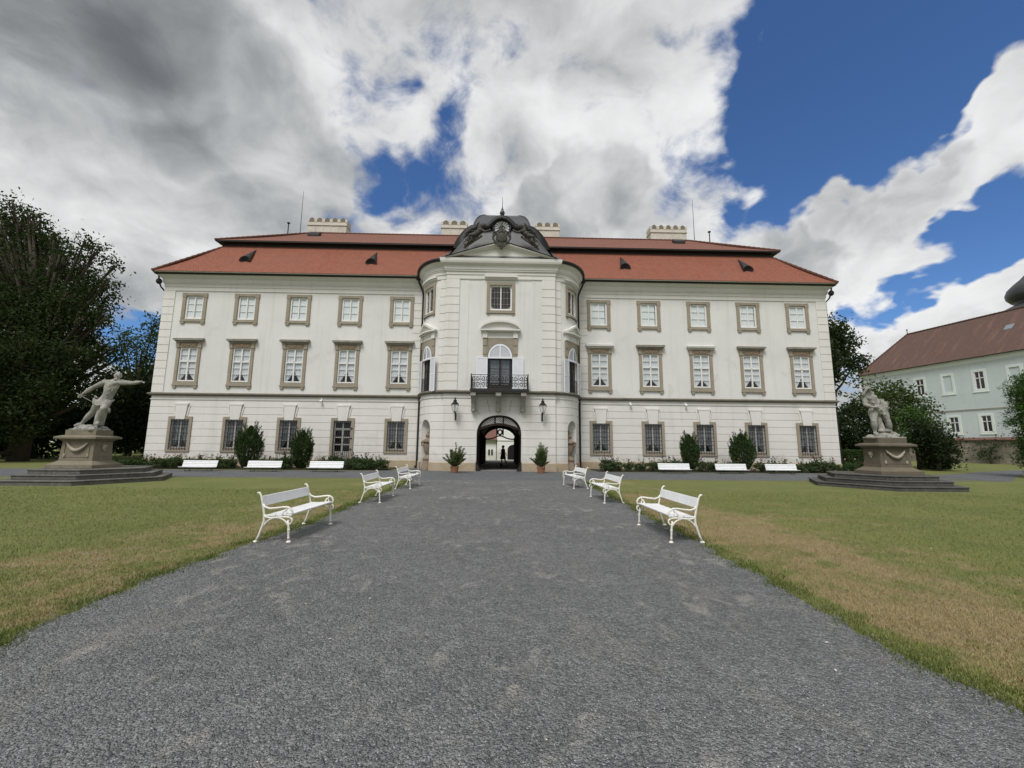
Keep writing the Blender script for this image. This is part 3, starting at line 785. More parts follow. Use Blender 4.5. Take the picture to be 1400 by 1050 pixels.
strip(fnf, -3.60, -2.72, Q0, Q1, .055, QS); strip(fnf, 2.72, 3.60, Q0, Q1, .055, QS)
for sg in (-1, 1):
    f2 = (lambda s_: (lambda u, o: curve_pt(s_, abs(u), o)))(sg)
    for a, b in ((.02, .42), (CL-.55, CL-.05)): strip(f2, min(sg*a, sg*b), max(sg*a, sg*b), Q0, Q1, .03, QS)
# ---- keystones over the ground floor windows, voussoir lines over the gate
for x in WX+WXR:
    g = MB()
    g.prism_y([(x-.31, 3.2), (x+.31, 3.2), (x+.42, 4.2), (x-.42, 4.2)], YW-.10, YW+.02)
    g.prism_y([(x-.47, 4.2), (x+.47, 4.2), (x+.49, 4.33), (x-.49, 4.33)], YW-.115, YW+.02)
    for sg in (-1, 1):
        q = [(x+sg*.36, 3.42), (x+sg*.44, 3.42), (x+sg*.58, 4.16), (x+sg*.49, 4.16)]
        g.prism_y(q if sg > 0 else q[::-1], YW-.04, YW+.02)
    g.build('keystone', 'plaster_trim', palace, shift=SH, bevel=.012)
for x, ang in ((-.62, -.22), (.62, .22), (-1.25, -.6), (1.25, .6)):
    g = MB(); z = 3.72 if abs(x) < 1 else 3.55
    dx, dz = math.sin(ang), math.cos(ang)
    g.tube([(x, YF-.012, z), (x+dx*.75, YF-.012, z+dz*.75)], .012, 4); g.build('voussoir_joint', 'hood_stone', palace, shift=SH)

# ---------------------------------------------------------------- windows
def ring(mb, x0, x1, z0, z1, w, y0, y1, nx=1):
    """rectangular frame whose outer edge is x0..x1, z0..z1"""
    mb.box(x0, x0+w, y0, y1, z0, z1); mb.box(x1-w, x1, y0, y1, z0, z1)
    mb.box(x0+w, x1-w, y0, y1, z0, z0+w, nx); mb.box(x0+w, x1-w, y0, y1, z1-w, z1, nx)
def glass(mb, hw, z0, z1, y, nx=1):
    for i in range(nx):
        a = -hw+2*hw*i/nx; b = -hw+2*hw*(i+1)/nx
        mb.add([(a, y, z0), (b, y, z0), (b, y, z1), (a, y, z1)], [(0, 1, 2, 3)])
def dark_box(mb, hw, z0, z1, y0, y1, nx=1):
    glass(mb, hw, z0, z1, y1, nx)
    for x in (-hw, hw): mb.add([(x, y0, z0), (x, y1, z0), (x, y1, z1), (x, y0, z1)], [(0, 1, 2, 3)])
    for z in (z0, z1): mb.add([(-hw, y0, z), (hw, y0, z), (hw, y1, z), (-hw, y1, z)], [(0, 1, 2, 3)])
def top_window(nx=1):
    f = MB()
    for sg in (-1, 1):
        a, b = sorted((sg*.63, sg*.86)); f.box(a, b, -.07, .02, 10.36, 12.13)
        a, b = sorted((sg*.60, sg*.89)); f.box(a, b, -.085, .0, 12.02, 12.345)
        a, b = sorted((sg*.58, sg*.84)); f.box(a, b, -.09, 0., 10.05, 10.19)
    f.box(-.60, .60, -.07, .02, 12.14, 12.34, nx); f.box(-.88, .88, -.10, .02, 10.19, 10.29, nx); f.box(-.84, .84, -.07, .02, 10.29, 10.40, nx)
    s = MB(); ring(s, -.61, .61, 10.42, 12.13, .10, .08, .16, nx); s.box(-.035, .035, .07, .15, 10.5, 12.05)
    for z in (11.02, 11.55): s.box(-.53, .53, .10, .13, z, z+.022, nx)
    gl = MB(); glass(gl, .54, 10.48, 12.06, .125, nx)
    b = MB(); glass(b, .50, 10.46, 12.08, .15, nx)
    d = MB(); dark_box(d, .62, 10.41, 12.14, .165, .5, nx)
    for q in (s, gl, b, d): q.v = [(x, y-.06, z) for x, y, z in q.v]
    return f, [('sash', 'sash_paint', s), ('pane', 'window_glass', gl), ('blind', 'blind', b), ('interior', 'interior_dark', d)]
def lace(mb, hw, ztop, zbot, zgap, y, fs=(1, 1)):
    """two lace panels drawn apart at the foot"""
    for sg in (-1, 1):
        n = 10
        for k in range(n):
            z0 = zbot+(ztop-zbot)*k/n; z1 = zbot+(ztop-zbot)*(k+1)/n
            def inner(z): 
                q = max(0., 1-(z-zbot)/(zgap-zbot)); return hw*min(.96, .92*fs[sg > 0])*q**1.25
            def lowcut(u): return 0
            ns = 8
            for i in range(ns):
                def pt(i, z):
                    a = inner(z); x = a+(hw-a)*i/ns; return (sg*x, y+.018*math.sin(i*2.4+z*1.5), z)
                mb.add([pt(i, z0), pt(i+1, z0), pt(i+1, z1), pt(i, z1)], [(0, 1, 2, 3)])
def piano_window(hoodmat):
    f = MB()
    for sg in (-1, 1):
        a, b = sorted((sg*.63, sg*.84)); f.box(a, b, -.07, .02, 5.70, 8.67)
        a, b = sorted((sg*.66, sg*.88)); f.box(a, b, -.11, 0., 8.28, 8.67)
        a, b = sorted((sg*.60, sg*.83)); f.box(a, b, -.09, 0., 5.40, 5.56)
    f.box(-.88, .88, -.11, .02, 5.56, 5.67, 1); f.box(-.84, .84, -.075, .02, 5.67, 5.87); f.box(-.63, .63, -.05, .02, 8.30, 8.67)
    h = MB(); h.box(-.90, .90, -.14, .02, 8.67, 8.73); h.box(-.95, .95, -.20, .02, 8.73, 8.80); h.box(-1.03, 1.03, -.30, .02, 8.80, 8.90)
    h.frustum((-1.05, 1.05, -.32, .02), (-1.0, 1.0, -.1, .02), 8.90, 9.0)
    r = MB(); r.box(-.52, .52, -.075, -.04, 8.36, 8.62)
    for k in range(6):
        for sg in (-1, 1): r.ball((sg*(.06+.08*k), -.085, 8.48+.05*math.sin(k*1.9)), (.05, .03, .06), 7, 5)
    r.ball((0, -.09, 8.49), (.07, .05, .08), 8, 6)
    s = MB(); ring(s, -.62, .62, 5.89, 8.30, .075, .06, .15)
    for sg in (-1, 1):        # rounded upper corners
        a = [(sg*.56, 8.24), (sg*.56, 8.10), (sg*.52, 8.19), (sg*.43, 8.24)]
        s.prism_y(a if sg < 0 else a[::-1], .07, .14)
    s.box(-.045, .045, .05, .15, 5.96, 8.23); s.box(-.55, .55, .05, .15, 7.27, 7.36)
    for z in (6.42, 6.86, 7.78): s.box(-.55, .55, .085, .125, z, z+.03)
    gl = MB(); glass(gl, .56, 5.95, 8.24, .115)
    c = MB(); lace(c, .55, 8.26, 5.93, 6.75, .155)
    d = MB(); dark_box(d, .63, 5.88, 8.31, .16, .7)
    for q in (s, gl, c, d): q.v = [(x, y-.05, z) for x, y, z in q.v]
    return f, [('hood', hoodmat, h), ('relief', 'frieze_relief', r), ('sash', 'sash_paint', s), ('pane', 'window_glass', gl), ('curtain', 'lace', c), ('interior', 'interior_dark', d)]
def ground_window():
    f = MB(); ring(f, -.81, .81, .97, 3.40, .205, -.07, .02)
    f.box(-.60, .60, -.05, .03, 1.17, 1.24)
    s = MB(); ring(s, -.60, .60, 1.22, 3.17, .085, .10, .18); s.box(-.05, .05, .09, .18, 1.3, 3.1)
    for z in (1.78, 2.30, 2.72): s.box(-.52, .52, .13, .16, z, z+.022)
    gl = MB(); glass(gl, .53, 1.28, 3.10, .145)
    c = MB(); lace(c, .52, 3.14, 1.28, 2.15, .20)
    d = MB(); dark_box(d, .61, 1.2, 3.17, .19, .6)
    g = MB()
    for x in (-.56, -.37, -.19, 0, .19, .37, .56): g.box(x-.011, x+.011, -.115, -.093, 1.10, 3.22)
    for z in np.linspace(1.22, 3.1, 8): g.box(-.60, .60, -.112, -.096, z-.012, z+.012)
    for x in (-.58, .58):
        for z in (1.3, 2.2, 3.05): g.box(x-.012, x+.012, -.1, -.02, z-.012, z+.012)
    return f, [('sash', 'old_sash', s), ('pane', 'window_glass', gl), ('curtain', 'grey_curtain', c), ('interior', 'interior_dark', d), ('grille', 'iron', g)]
def garden_door():
    f = MB(); ring(f, -.81, .81, -.3, 3.41, .2, -.07, .02)
    s = MB(); ring(s, -.61, .61, .02, 3.2, .09, .10, .18); s.box(-.07, .07, .08, .18, .1, 2.62); s.box(-.53, .53, .07, .18, 2.56, 2.70); s.box(-.04, .04, .1, .17, 2.7, 3.12)
    for z in (1.05, 1.56, 2.06): s.box(-.53, .53, .11, .17, z-.04, z+.04)
    s.box(-.53, .53, .12, .17, .1, 1.0)
    gl = MB(); glass(gl, .54, 1.0, 3.12, .15)
    d = MB(); dark_box(d, .62, 0, 3.2, .185, .6)
    g = MB()
    for x in np.linspace(-.56, .56, 9): g.box(x-.011, x+.011, -.10, -.078, .04, 3.18)
    for z in (.12, .42, .78, 1.2, 1.7, 2.2, 2.62, 3.08): g.box(-.62, .62, -.097, -.081, z-.012, z+.012)
    for z in (.6, 1.25, 2.0, 2.7): g.box(.6, .72, -.12, -.05, z-.03, z+.03)
    for k in range(8):
        x = -.49+.14*k; g.tube([(x+.05*math.cos(t)*(1-t/9), -.09, .6+.13*math.sin(t)*(1-t/9)) for t in np.linspace(0, 6.5, 14)], .008, 4)
    return f, [('door_leaf', 'old_sash', s), ('pane', 'window_glass', gl), ('interior', 'interior_dark', d), ('grille', 'iron', g)]
def put(name, mat, builder, label=None, warp=None, loc=None, bev=.008):
    f, subs = builder
    p = f.build(name, mat, palace, warp=warp, shift=SH if warp else None, bevel=bev)
    if loc: p.location = loc
    if label: p['label'] = label
    for n, mt, mb in subs: mb.build(n, mt, p, warp=warp, shift=SH if warp else None)
    return p
LACE = []
def lace_variant():
    """curtains never hang quite alike: a handful of differently drawn pairs"""
    if not LACE:
        for zg, f1, f2 in ((6.75, 1, 1), (6.55, .8, 1.05), (7.0, 1.05, .9), (6.65, 1.08, .72), (6.85, .9, .9), (6.45, .7, .8)):
            c = MB(); lace(c, .55, 8.26, 5.93, zg, .155, (f1, f2)); c.v = [(x, y-.05, z) for x, y, z in c.v]
            o = c.build('curtain', 'lace'); LACE.append(o.data); bpy.data.objects.remove(o)
    return random.choice(LACE)
def repeat(proto, xs):
    for x in xs:
        c = copy_tree(proto, palace); c.location = (x, 0, 0)
        for ch in c.children:
            if ch.name.startswith('curtain') and max(v.co.z for v in ch.data.vertices) > 7: ch.data = lace_variant()
            if ch.name.startswith('blind'): ch.location.x = random.uniform(-.035, .035); ch.location.z = random.uniform(-.02, .06)
w0 = put('window', 'frame_stone', top_window(), loc=(WX[0], 0, 0)); repeat(w0, WX[1:]+WXR)
w0 = put('window', 'frame_stone', piano_window('hood_stone'), loc=(WX[0], 0, 0)); repeat(w0, WX[1:]+[WXR[1], WXR[3], WXR[4]])
w0 = put('window', 'frame_stone', piano_window('plaster_trim'), label='window under a freshly whitened hood', loc=(WXR[0], 0, 0))
repeat(w0, [WXR[2], WXR[3]][:1]); 
w0 = put('window', 'frame_stone', ground_window(), loc=(WX[0], 0, 0)); repeat(w0, [WX[2], WX[3], WX[4]]+WXR)
put('door', 'frame_stone', garden_door(), label='narrow glazed garden door behind an iron grille', loc=(DOOR_X, 0, 0))
# pavilion: leaded windows and shuttered balcony doors
def leaded_window(nx=1, k=1.):
    f = MB(); ring(f, -.93*k, .93*k, 10.17, 12.31, .2*k, -.07, .02, nx)
    for sg in (-1, 1):
        for q in (0, .09):
            a, b = sorted((sg*(.88-q)*k, sg*(.82-q)*k)); f.box(a, b, -.06, 0, 10.05, 10.17)
    f.box(-.95*k, .95*k, -.09, .02, 10.17, 10.25, nx)
    h = MB(); h.box(-1.0*k, 1.0*k, -.08, .02, 12.46, 12.53, nx); h.box(-1.04*k, 1.04*k, -.15, .02, 12.53, 12.62, nx); h.box(-1.08*k, 1.08*k, -.22, .02, 12.62, 12.72, nx)
    s = MB(); ring(s, -.72*k, .72*k, 10.43, 12.10, .08, .07, .16, nx); s.box(-.035, .035, .06, .15, 10.5, 12.03)
    c = MB()
    for z in (10.85, 11.26, 11.67): c.box(-.64*k, .64*k, .10, .12, z-.01, z+.01, nx)
    for x in (-.42, -.21, .21, .42): c.box(x*k-.008, x*k+.008, .10, .12, 10.5, 12.03)
    for sx in (-1, 1):
        for z, dz in ((10.5, 1), (12.03, -1)):
            q = [(sx*.65*k, z), (sx*.65*k, z+dz*.24), (sx*.44*k, z)]
            a = (q[1][0]-q[0][0])*(q[2][1]-q[0][1])-(q[2][0]-q[0][0])*(q[1][1]-q[0][1])
            c.prism_y(q if a > 0 else q[::-1], .09, .13)
    gl = MB(); glass(gl, .65*k, 10.49, 12.05, .125, nx)
    d = MB(); dark_box(d, .72*k, 10.43, 12.10, .165, .6, nx)
    return f, [('hood', 'plaster_trim', h), ('sash', 'sash_paint', s), ('leading', 'hood_stone', c), ('pane', 'window_glass', gl), ('interior', 'interior_dark', d)]
def balcony_door(nx=1, k=1., segmental=True):
    f = MB()      # surround with an arched head
    for sg in (-1, 1):
        a, b = sorted((sg*.80*k, sg*1.08*k)); f.box(a, b, -.05, .02, 5.08, 8.49)
        a, b = sorted((sg*.86*k, sg*1.12*k)); f.box(a, b, -.11, 0, 8.0, 8.49); f.box(a, b, -.08, 0, 7.42, 8.0)
        n = 10
        for i in range(n):
            t0, t1 = PI/2*i/n, PI/2*(i+1)/n
            p0 = (sg*.80*k*math.cos(t0), 7.25+.90*math.sin(t0)); p1 = (sg*.80*k*math.cos(t1), 7.25+.90*math.sin(t1))
            q = [p0, (p0[0], 8.49), (p1[0], 8.49), p1]
            f.prism_y(q[::-1] if sg > 0 else q, -.05, .02)
    e = MB()     # entablature and pediment
    for sg in (-1, 1): a, b = sorted((sg*.84*k, sg*1.14*k)); e.box(a, b, -.16, .02, 8.50, 8.90)
    e.box(-.84*k, .84*k, -.06, .02, 8.50, 8.90, nx); e.box(-1.18*k, 1.18*k, -.22, .02, 8.90, 8.96, nx); e.box(-1.28*k, 1.28*k, -.32, .02, 8.96, 9.05, nx)
    m = 16; rise = .62
    def topz(x): 
        u = abs(x)/(1.3*k)
        return 9.05+(rise*math.sqrt(max(0, 1-u*u*.97)) if segmental else rise*(1-u))
    xs = [1.3*k*(-1+2*i/m) for i in range(m+1)]
    for i in range(m):
        a, b = xs[i], xs[i+1]
        e.prism_y([(a, 9.05), (b, 9.05), (b, max(9.06, topz(b)-.12)), (a, max(9.06, topz(a)-.12))], -.08, .02)
        e.prism_y([(a, max(9.055, topz(a)-.13)), (b, max(9.055, topz(b)-.13)), (b, topz(b)+.02), (a, topz(a)+.02)], -.30, .02)
    l = MB()     # louvred lunette
    n = 20; R0 = .78*k
    for i in range(n):
        t0, t1 = PI-PI*i/n, PI-PI*(i+1)/n
        q = [(R0*.86*math.cos(t0), 7.25+.88*.86*math.sin(t0)), (R0*.86*math.cos(t1), 7.25+.88*.86*math.sin(t1)), (R0*math.cos(t1), 7.25+.88*math.sin(t1)), (R0*math.cos(t0), 7.25+.88*math.sin(t0))]
        l.prism_y(q, -.04, .06)
    l.box(-R0, R0, -.045, .06, 7.16, 7.27, nx); l.box(-.04, .04, -.042, .05, 7.27, 8.08)
    z = 7.29
    while z < 8.02:
        hw = R0*.88*math.sqrt(max(0, 1-((z-7.25)/.8)**2))
        if hw > .06:
            for i in range(nx):
                a = -hw+2*hw*i/nx; b = -hw+2*hw*(i+1)/nx
                l.add([(a, -.025, z), (b, -.025, z), (b, .035, z+.075), (a, .035, z+.075)], [(0, 1, 2, 3)])
        z += .062
    dl = MB(); ring(dl, -.76*k, .76*k, 5.02, 7.17, .07, .10, .17, nx); dl.box(-.06, .06, .08, .17, 5.05, 7.15)
    for zz in (5.55, 6.5): dl.box(-.7*k, .7*k, .11, .16, zz-.02, zz+.02, nx)
    dl.box(-.7*k, .7*k, .12, .15, 5.05, 5.45, nx)
    gl = MB(); glass(gl, .7*k, 5.4, 7.12, .135, nx)
    cu = MB(); glass(cu, .62*k, 5.2, 7.12, .26, nx)
    d = MB(); dark_box(d, .80*k, 5.0, 8.2, .175, .8, nx)
    subs = [('pediment', 'plaster_trim', e), ('lunette', 'shutter_paint', l), ('door_leaf', 'door_wood', dl), ('pane', 'window_glass', gl), ('curtain', 'grey_curtain', cu), ('interior', 'interior_dark', d)]
    return f, subs
def shutter(w, hinge_right):
    """louvred leaf, hinge at x=0, leaf runs to +w (or -w)"""
    s = MB(); sg = -1 if hinge_right else 1
    def bx(a, b, *r): a, b = sorted((sg*a, sg*b)); s.box(a, b, *r)
    for a, b in ((0, .07), (w-.07, w)): bx(a, b, -.04, 0., 5.0, 7.22)
    for z in (5.0, 6.08, 7.14): bx(.07, w-.07, -.04, 0., z, z+.08)
    z = 5.1
    while z < 7.12:
        a, b = sorted((sg*.07, sg*(w-.07)))
        s.add([(a, -.035, z), (b, -.035, z), (b, -.005, z+.065), (a, -.005, z+.065)], [(0, 1, 2, 3)]); z += .055
    return s
put('window', 'frame_stone', leaded_window(), label='central leaded window under the pediment', loc=(0, YF-PY, 0))
pd = put('balcony_door', 'frame_stone', balcony_door(), label='arched balcony door with open white shutters', loc=(0, YF-PY, 0))
for sg in (-1, 1):
    o = shutter(.72, sg < 0).build('shutter', 'shutter_paint', pd); o.location = (sg*.80, -.06, 0)
for sg in (-1, 1):
    wp = (lambda s_, c_: (lambda x, y, z: (*curve_pt(s_, c_+s_*x, -y), z)))(sg, CW)
    put('window', 'frame_stone', leaded_window(8, .83), label='leaded window on the bowed corner', warp=wp, bev=0)
    pd = put('balcony_door', 'frame_stone', balcony_door(8, .79, False), label='arched shuttered door on the bowed corner', warp=wp, bev=0)
    for hs in (-1, 1):
        x, y = curve_pt(sg, CW+sg*hs*.62, .08)
        o = shutter(.60, hs < 0).build('shutter', 'shutter_paint', pd); o.location = (x, y-PY, 0)
        xa, ya = curve_pt(sg, CW+sg*hs*.62-.05, 0); xb, yb = curve_pt(sg, CW+sg*hs*.62+.05, 0)
        tang = math.atan2((yb-ya)*sg, (xb-xa)*sg)
        swing = (.22 if hs*sg < 0 else .06)
        o.rotation_euler = (0, 0, tang+(-hs*swing if hs > 0 else -hs*swing))
    g = MB()       # low guard rail in the door
    for i in range(9): g.tube([(-.6+.15*i, -.02, 5.05), (-.6+.15*i, -.02, 5.95)], .012, 4)
    for z in (5.1, 5.95):
        g.tube([(-.64+.16*i, -.02, z) for i in range(9)], .018, 4)
    g.build('guard_rail', 'iron', pd, warp=wp, shift=SH)

# ---------------------------------------------------------------- balcony
g = MB(); g.box(-1.80, 1.80, YF-1.05, YF-.01, 4.90, 5.02); g.box(-1.76, 1.76, YF-1.0, YF-.01, 4.84, 4.90); bal = g.build('balcony', 'string_stone', palace, shift=SH, bevel=.012)
g = MB(); g.box(-1.83, 1.83, YF-1.08, YF-1.045, 4.90, 5.03); g.build('edge_strip', 'iron', bal, shift=SH)
for x in (-1.63, -.06, 1.5):
    g = MB(); pr = [(-.08, 4.84), (-.98, 4.84), (-.98, 4.66), (-.80, 4.62), (-.55, 4.50), (-.36, 4.2), (-.26, 3.85), (-.22, 3.74), (0.02, 3.72), (.02, 4.84)]
    vs = [(x-.15, YF+a, z) for a, z in pr]+[(x+.15, YF+a, z) for a, z in pr]; k = len(pr)
    g.add(vs, [tuple(range(k)), tuple(range(2*k-1, k-1, -1))]+[(i, k+i, k+(i+1) % k, (i+1) % k) for i in range(k)])
    g.ball((x, YF-.24, 3.76), (.13, .10, .10), 10, 7)
    g.box(x-.17, x+.17, YF-1.0, YF-.86, 4.62, 4.835)
    g.build('bracket', 'hood_stone', bal, shift=SH, bevel=.01)
g = MB(); Z0, Z1 = 5.03, 5.93
def rail_run(p, q, n):
    P0, Q0_ = Vector(p), Vector(q); d = (Q0_-P0); L = d.length; d.normalize()
    for z, r in ((Z0+.03, .016), (Z0+.16, .010), (Z1, .022), (Z1-.12, .010)): g.tube([(P0.x, P0.y, z), (Q0_.x, Q0_.y, z)], r, 5)
    for i in range(n+1):
        c = P0+d*(L*i/n); g.tube([(c.x, c.y, Z0), (c.x, c.y, Z1)], .013, 5)
    w = L/n
    for i in range(n):
        c = P0+d*(L*(i+.5)/n); zc = (Z0+Z1)/2+.02
        for sg in (-1, 1):
            for vv in (-1, 1):     # S scrolls
                pts = []
                for t in np.linspace(0, 7.2, 18):
                    rr = .155*(1-t/9.0); pts.append((c.x+d.x*sg*(.02+w*.24+rr*math.cos(t+PI/2)*.85), c.y+d.y*sg*(.02+w*.24+rr*math.cos(t+PI/2)*.85), zc+vv*(.17+rr*math.sin(t+PI/2))))
                g.tube(pts, .025, 4)
        g.tube([(c.x-d.x*.09, c.y-d.y*.09, zc), (c.x, c.y, zc+.11), (c.x+d.x*.09, c.y+d.y*.09, zc), (c.x, c.y, zc-.11)], .02, 4, closed=True)
rail_run((-1.76, YF-1.0, 0), (1.76, YF-1.0, 0), 6); rail_run((-1.76, YF-1.0, 0), (-1.76, YF-.02, 0), 2); rail_run((1.76, YF-1.0, 0), (1.76, YF-.02, 0), 2)
for x in (-1.76, 1.76): g.tube([(x, YF-1.0, 5.0), (x, YF-1.0, 6.0)], .03, 6)
g.build('railing', 'iron', bal, shift=SH)

# ---------------------------------------------------------------- roofs
def uv_plane(o):
    """metres along the eave / up the slope for the tile courses"""
    me = o.data; uv = me.uv_layers.new(name='UVMap')
    for p in me.polygons:
        n = p.normal; h = Vector((n.y, -n.x, 0)); h = h.normalized() if h.length > 1e-4 else Vector((1, 0, 0)); s = n.cross(h)
        if s.z < 0: s = -s
        for li in p.loop_indices:
            co = me.vertices[me.loops[li].vertex_index].co
            uv.data[li].uv = (co.dot(h), co.dot(s))
def hip(mb, a, za, b, zb, n=1, sag=0.):
    """sloping band between rectangle a at za and rectangle b at zb, with a slight concave flare"""
    rings = []
    for i in range(n+1):
        t = i/n; q = t-sag*math.sin(PI*t)
        rings.append(([a[k]+(b[k]-a[k])*t for k in range(4)], za+(zb-za)*q))
    base = len(mb.v)
    for r, z in rings: mb.v += [(r[0], r[2], z), (r[1], r[2], z), (r[1], r[3], z), (r[0], r[3], z)]
    for i in range(n):
        for j in range(4): mb.f.append((base+4*i+j, base+4*i+(j+1) % 4, base+4*i+4+(j+1) % 4, base+4*i+4+j)); mb.mi.append(mb.cur)
EX, EY0, EY1, EZ = 24.88, 29.22, 44.4, 13.72
k1 = 2.85; Zb = 17.02
g = MB(); hip(g, (-EX, EX, EY0, EY1), EZ, (-EX+k1, EX-k1, EY0+k1, EY1-k1), Zb, 5, .05)
roof = g.build('roof', 'roof_tile', palace, shift=SH); uv_plane(roof)
g = MB(); ua = (-EX+k1-.42, EX-k1+.42, EY0+k1-.42, EY1-k1+.42); zu = 17.34
rx, ry = 17.45, (EY0+EY1)/2
hip(g, ua, zu, (-rx, rx, ry-.02, ry+.02), 20.72, 5, .03)
uo = g.build('upper_roof', 'roof_tile_upper', roof, shift=SH); uv_plane(uo)
g = MB(); g.box(ua[0]+.02, ua[1]-.02, ua[2]+.02, ua[3]-.02, zu-.10, zu-.005); g.box(-EX+k1+.03, EX-k1-.03, EY0+k1+.03, EY1-k1-.03, Zb-.15, zu-.1)
g.build('fascia', 'gutter_metal', roof, shift=SH)
# ridge and hip caps
g = MB()
def caps(p, q, step=.38, r=.11):
    P0, Q0_ = Vector(p), Vector(q); n = int((Q0_-P0).length/step)
    for i in range(n): a = P0.lerp(Q0_, i/n); b = P0.lerp(Q0_, (i+1)/n+.006); g.cyl(a, b, r*1.12, r*.85, 7)
caps((-rx, ry, 20.72), (rx, ry, 20.72))
for sg in (-1, 1):
    caps((sg*(EX-k1+.42), ua[2], zu), (sg*rx, ry, 20.72)); caps((sg*EX, EY0, EZ+.02), (sg*(EX-k1), EY0+k1, Zb-.1))
g.build('ridge_caps', 'roof_tile_upper', roof, shift=SH)
# eaves: boarding, gutter
GP_L = [(-24.38, 43.6), (-24.38, YW), (-5.56, YW)]+CUR_L[:-1]+[CUR_L[-1]]
g = MB()
for path in (GP_L, CUR_R+FULL_R): g.sweep(path, [(13.60, .44), (13.60, .52), (13.70, .58), (13.78, .58), (13.74, .40), (13.66, .40)], True)
g.build('gutter', 'gutter_metal', palace, shift=SH)
g = MB(); g.add([(-EX, EY0, EZ-.02), (EX, EY0, EZ-.02), (EX, EY1, EZ-.02), (-EX, EY1, EZ-.02)], [(0, 1, 2, 3)]); g.build('eave_board', 'plaster_trim', palace, shift=SH)
# vent dormers
for x, lean in ((-19.2, .3), (-9.83, .12), (9.45, -.12), (18.95, -.3)):
    g = MB(); y0 = 30.35; z0 = 15.03; n = 10; L = 1.35; sl_ = 1.16
    vs = []
    for i in range(n+1): th = PI*i/n; vs.append((x-.42*math.cos(th), y0, z0+.42*math.sin(th)))
    for i in range(n+1): th = PI*i/n; vs.append((x-.36*math.cos(th), y0+.05, z0+.36*math.sin(th)))
    vs.append((x, y0+L, z0+L*sl_)); k = n+1
    fs = [(i, i+1, k+i+1, k+i) for i in range(n)]+[(i+1, i, 2*k) for i in range(n)]
    g.add(vs, fs); d = g.build('vent_dormer', 'gutter_metal', roof, shift=SH)
    g = MB(); g.add([vs[k+i] for i in range(k)]+[(x, y0+.2, z0)], [(i, i+1, k) for i in range(n)]); g.build('vent_opening', 'interior_dark', d, shift=SH)
# chimneys with vaulted caps
for x0, x1, n in ((-18.25, -14.65, 5), (-5.75, -3.35, 3), (3.15, 5.4, 3), (14.15, 17.6, 5)):
    g = MB(); y0, y1 = 37.5, 38.5; zt = 22.2
    g.box(x0, x1, y0, y1, 18.6, zt-.34); g.box(x0-.07, x1+.07, y0-.07, y1+.07, zt-.34, zt-.26); g.box(x0-.02, x1+.02, y0-.02, y1+.02, zt-.26, zt)
    w = (x1-x0)/n
    for i in range(n-1): g.box(x0+w*(i+1)-.03, x0+w*(i+1)+.03, y0-.03, y0+.05, 20, zt-.34)
    for i in range(n+1): g.box(x0+w*i-.13 if i else x0-.05, x0+w*i+.13 if i < n else x1+.05, y0-.04, y1+.04, zt, zt+.30)
    c = g.build('chimney', 'chimney_plaster', roof, shift=SH)
    for i in range(n):
        g = MB(); cx = x0+w*(i+.5); r = w/2-.07
        pr = [(cx-r*math.cos(PI*j/8), zt+.02+.42*math.sin(PI*j/8)) for j in range(9)]
        g.prism_y(pr[::-1], y0-.02, y1+.02); g.build('chimney_cap', 'pedestal_stone', c, shift=SH)
# rods, roof hatches
for x in (-18.75, 18.2):
    g = MB(); g.tube([(x, 37.2, 20.2), (x, 37.2, 25.1)], [.035, .014], 5); g.build('lightning_rod', 'gutter_metal', roof, shift=SH)
for x in (-19.6, 19.4):
    g = MB(); g.tube([(x, 36.7, 19.9), (x, 36.7, 21.55)], .05, 6); g.ball((x, 36.7, 21.6), (.14, .14, .09)); g.build('vent_pipe', 'gutter_metal', roof, shift=SH)
for x in (-16.6, 15.9):
    g = MB(); y = 35.2; z = 19.86
    g.add([(x-.5, y, z), (x+.5, y, z), (x+.5, y+.5, z+.42), (x-.5, y+.5, z+.42), (x-.5, y, z-.2), (x+.5, y, z-.2), (x+.5, y+.5, z), (x-.5, y+.5, z)], [(0, 1, 2, 3), (4, 5, 1, 0), (5, 6, 2, 1), (7, 4, 0, 3)])
    g.build('roof_hatch', 'gutter_metal', roof, shift=SH)
# tile guards in line with the pavilion's downpipes
# ---- pavilion roof
OUT = [(3.30, 14.9), (3.22, 15.25), (3.05, 15.6), (2.8, 15.98), (2.5, 16.33), (2.15, 16.58), (1.75, 16.66), (1.3, 16.69), (.98, 16.74), (.80, 16.93), (.60, 17.13), (.33, 17.32), (0, 17.40)]
INN = [(3.55, 13.98), (3.25, 14.5), (2.95, 15.0), (2.65, 15.5), (2.38, 15.95), (2.18, 16.22), (1.8, 16.33), (1.3, 16.36), (.86, 16.42), (.70, 16.66), (.52, 16.88), (.28, 17.05), (0, 17.11)]
full = lambda L: [(-x, z) for x, z in L]+[(x, z) for x, z in L[::-1][1:]]
O2, I2 = full(OUT), full(INN)
g = MB(); k = len(O2)
def yof(z): return 26.55+(z-13.98)*.40        # the gable face leans back
for x, z in O2: g.v.append((x, 27.25, z))
for x, z in O2: g.v.append((x, 36.0, z+.1))
for x, z in O2: g.v.append((x*.90, 27.24, z-.30 if z > 15.3 else z-.30*max(0, (z-14.9)/.4)))
for x, z in I2: g.v.append((x*.97, yof(z), z-.16*max(0, min(1, (z-14.2)))))
for a, b in ((0, 1), (0, 2), (2, 3)):
    for i in range(k-1): g.f.append((a*k+i, a*k+i+1, b*k+i+1, b*k+i)); g.mi.append(1 if b != 1 else 0)
pr = g.build('pavilion_roof', ['metal_roof', 'metal_black'], palace, shift=SH)
for p in pr.data.polygons: p.use_smooth = True
g = MB()       # bell-shaped cap behind the gable
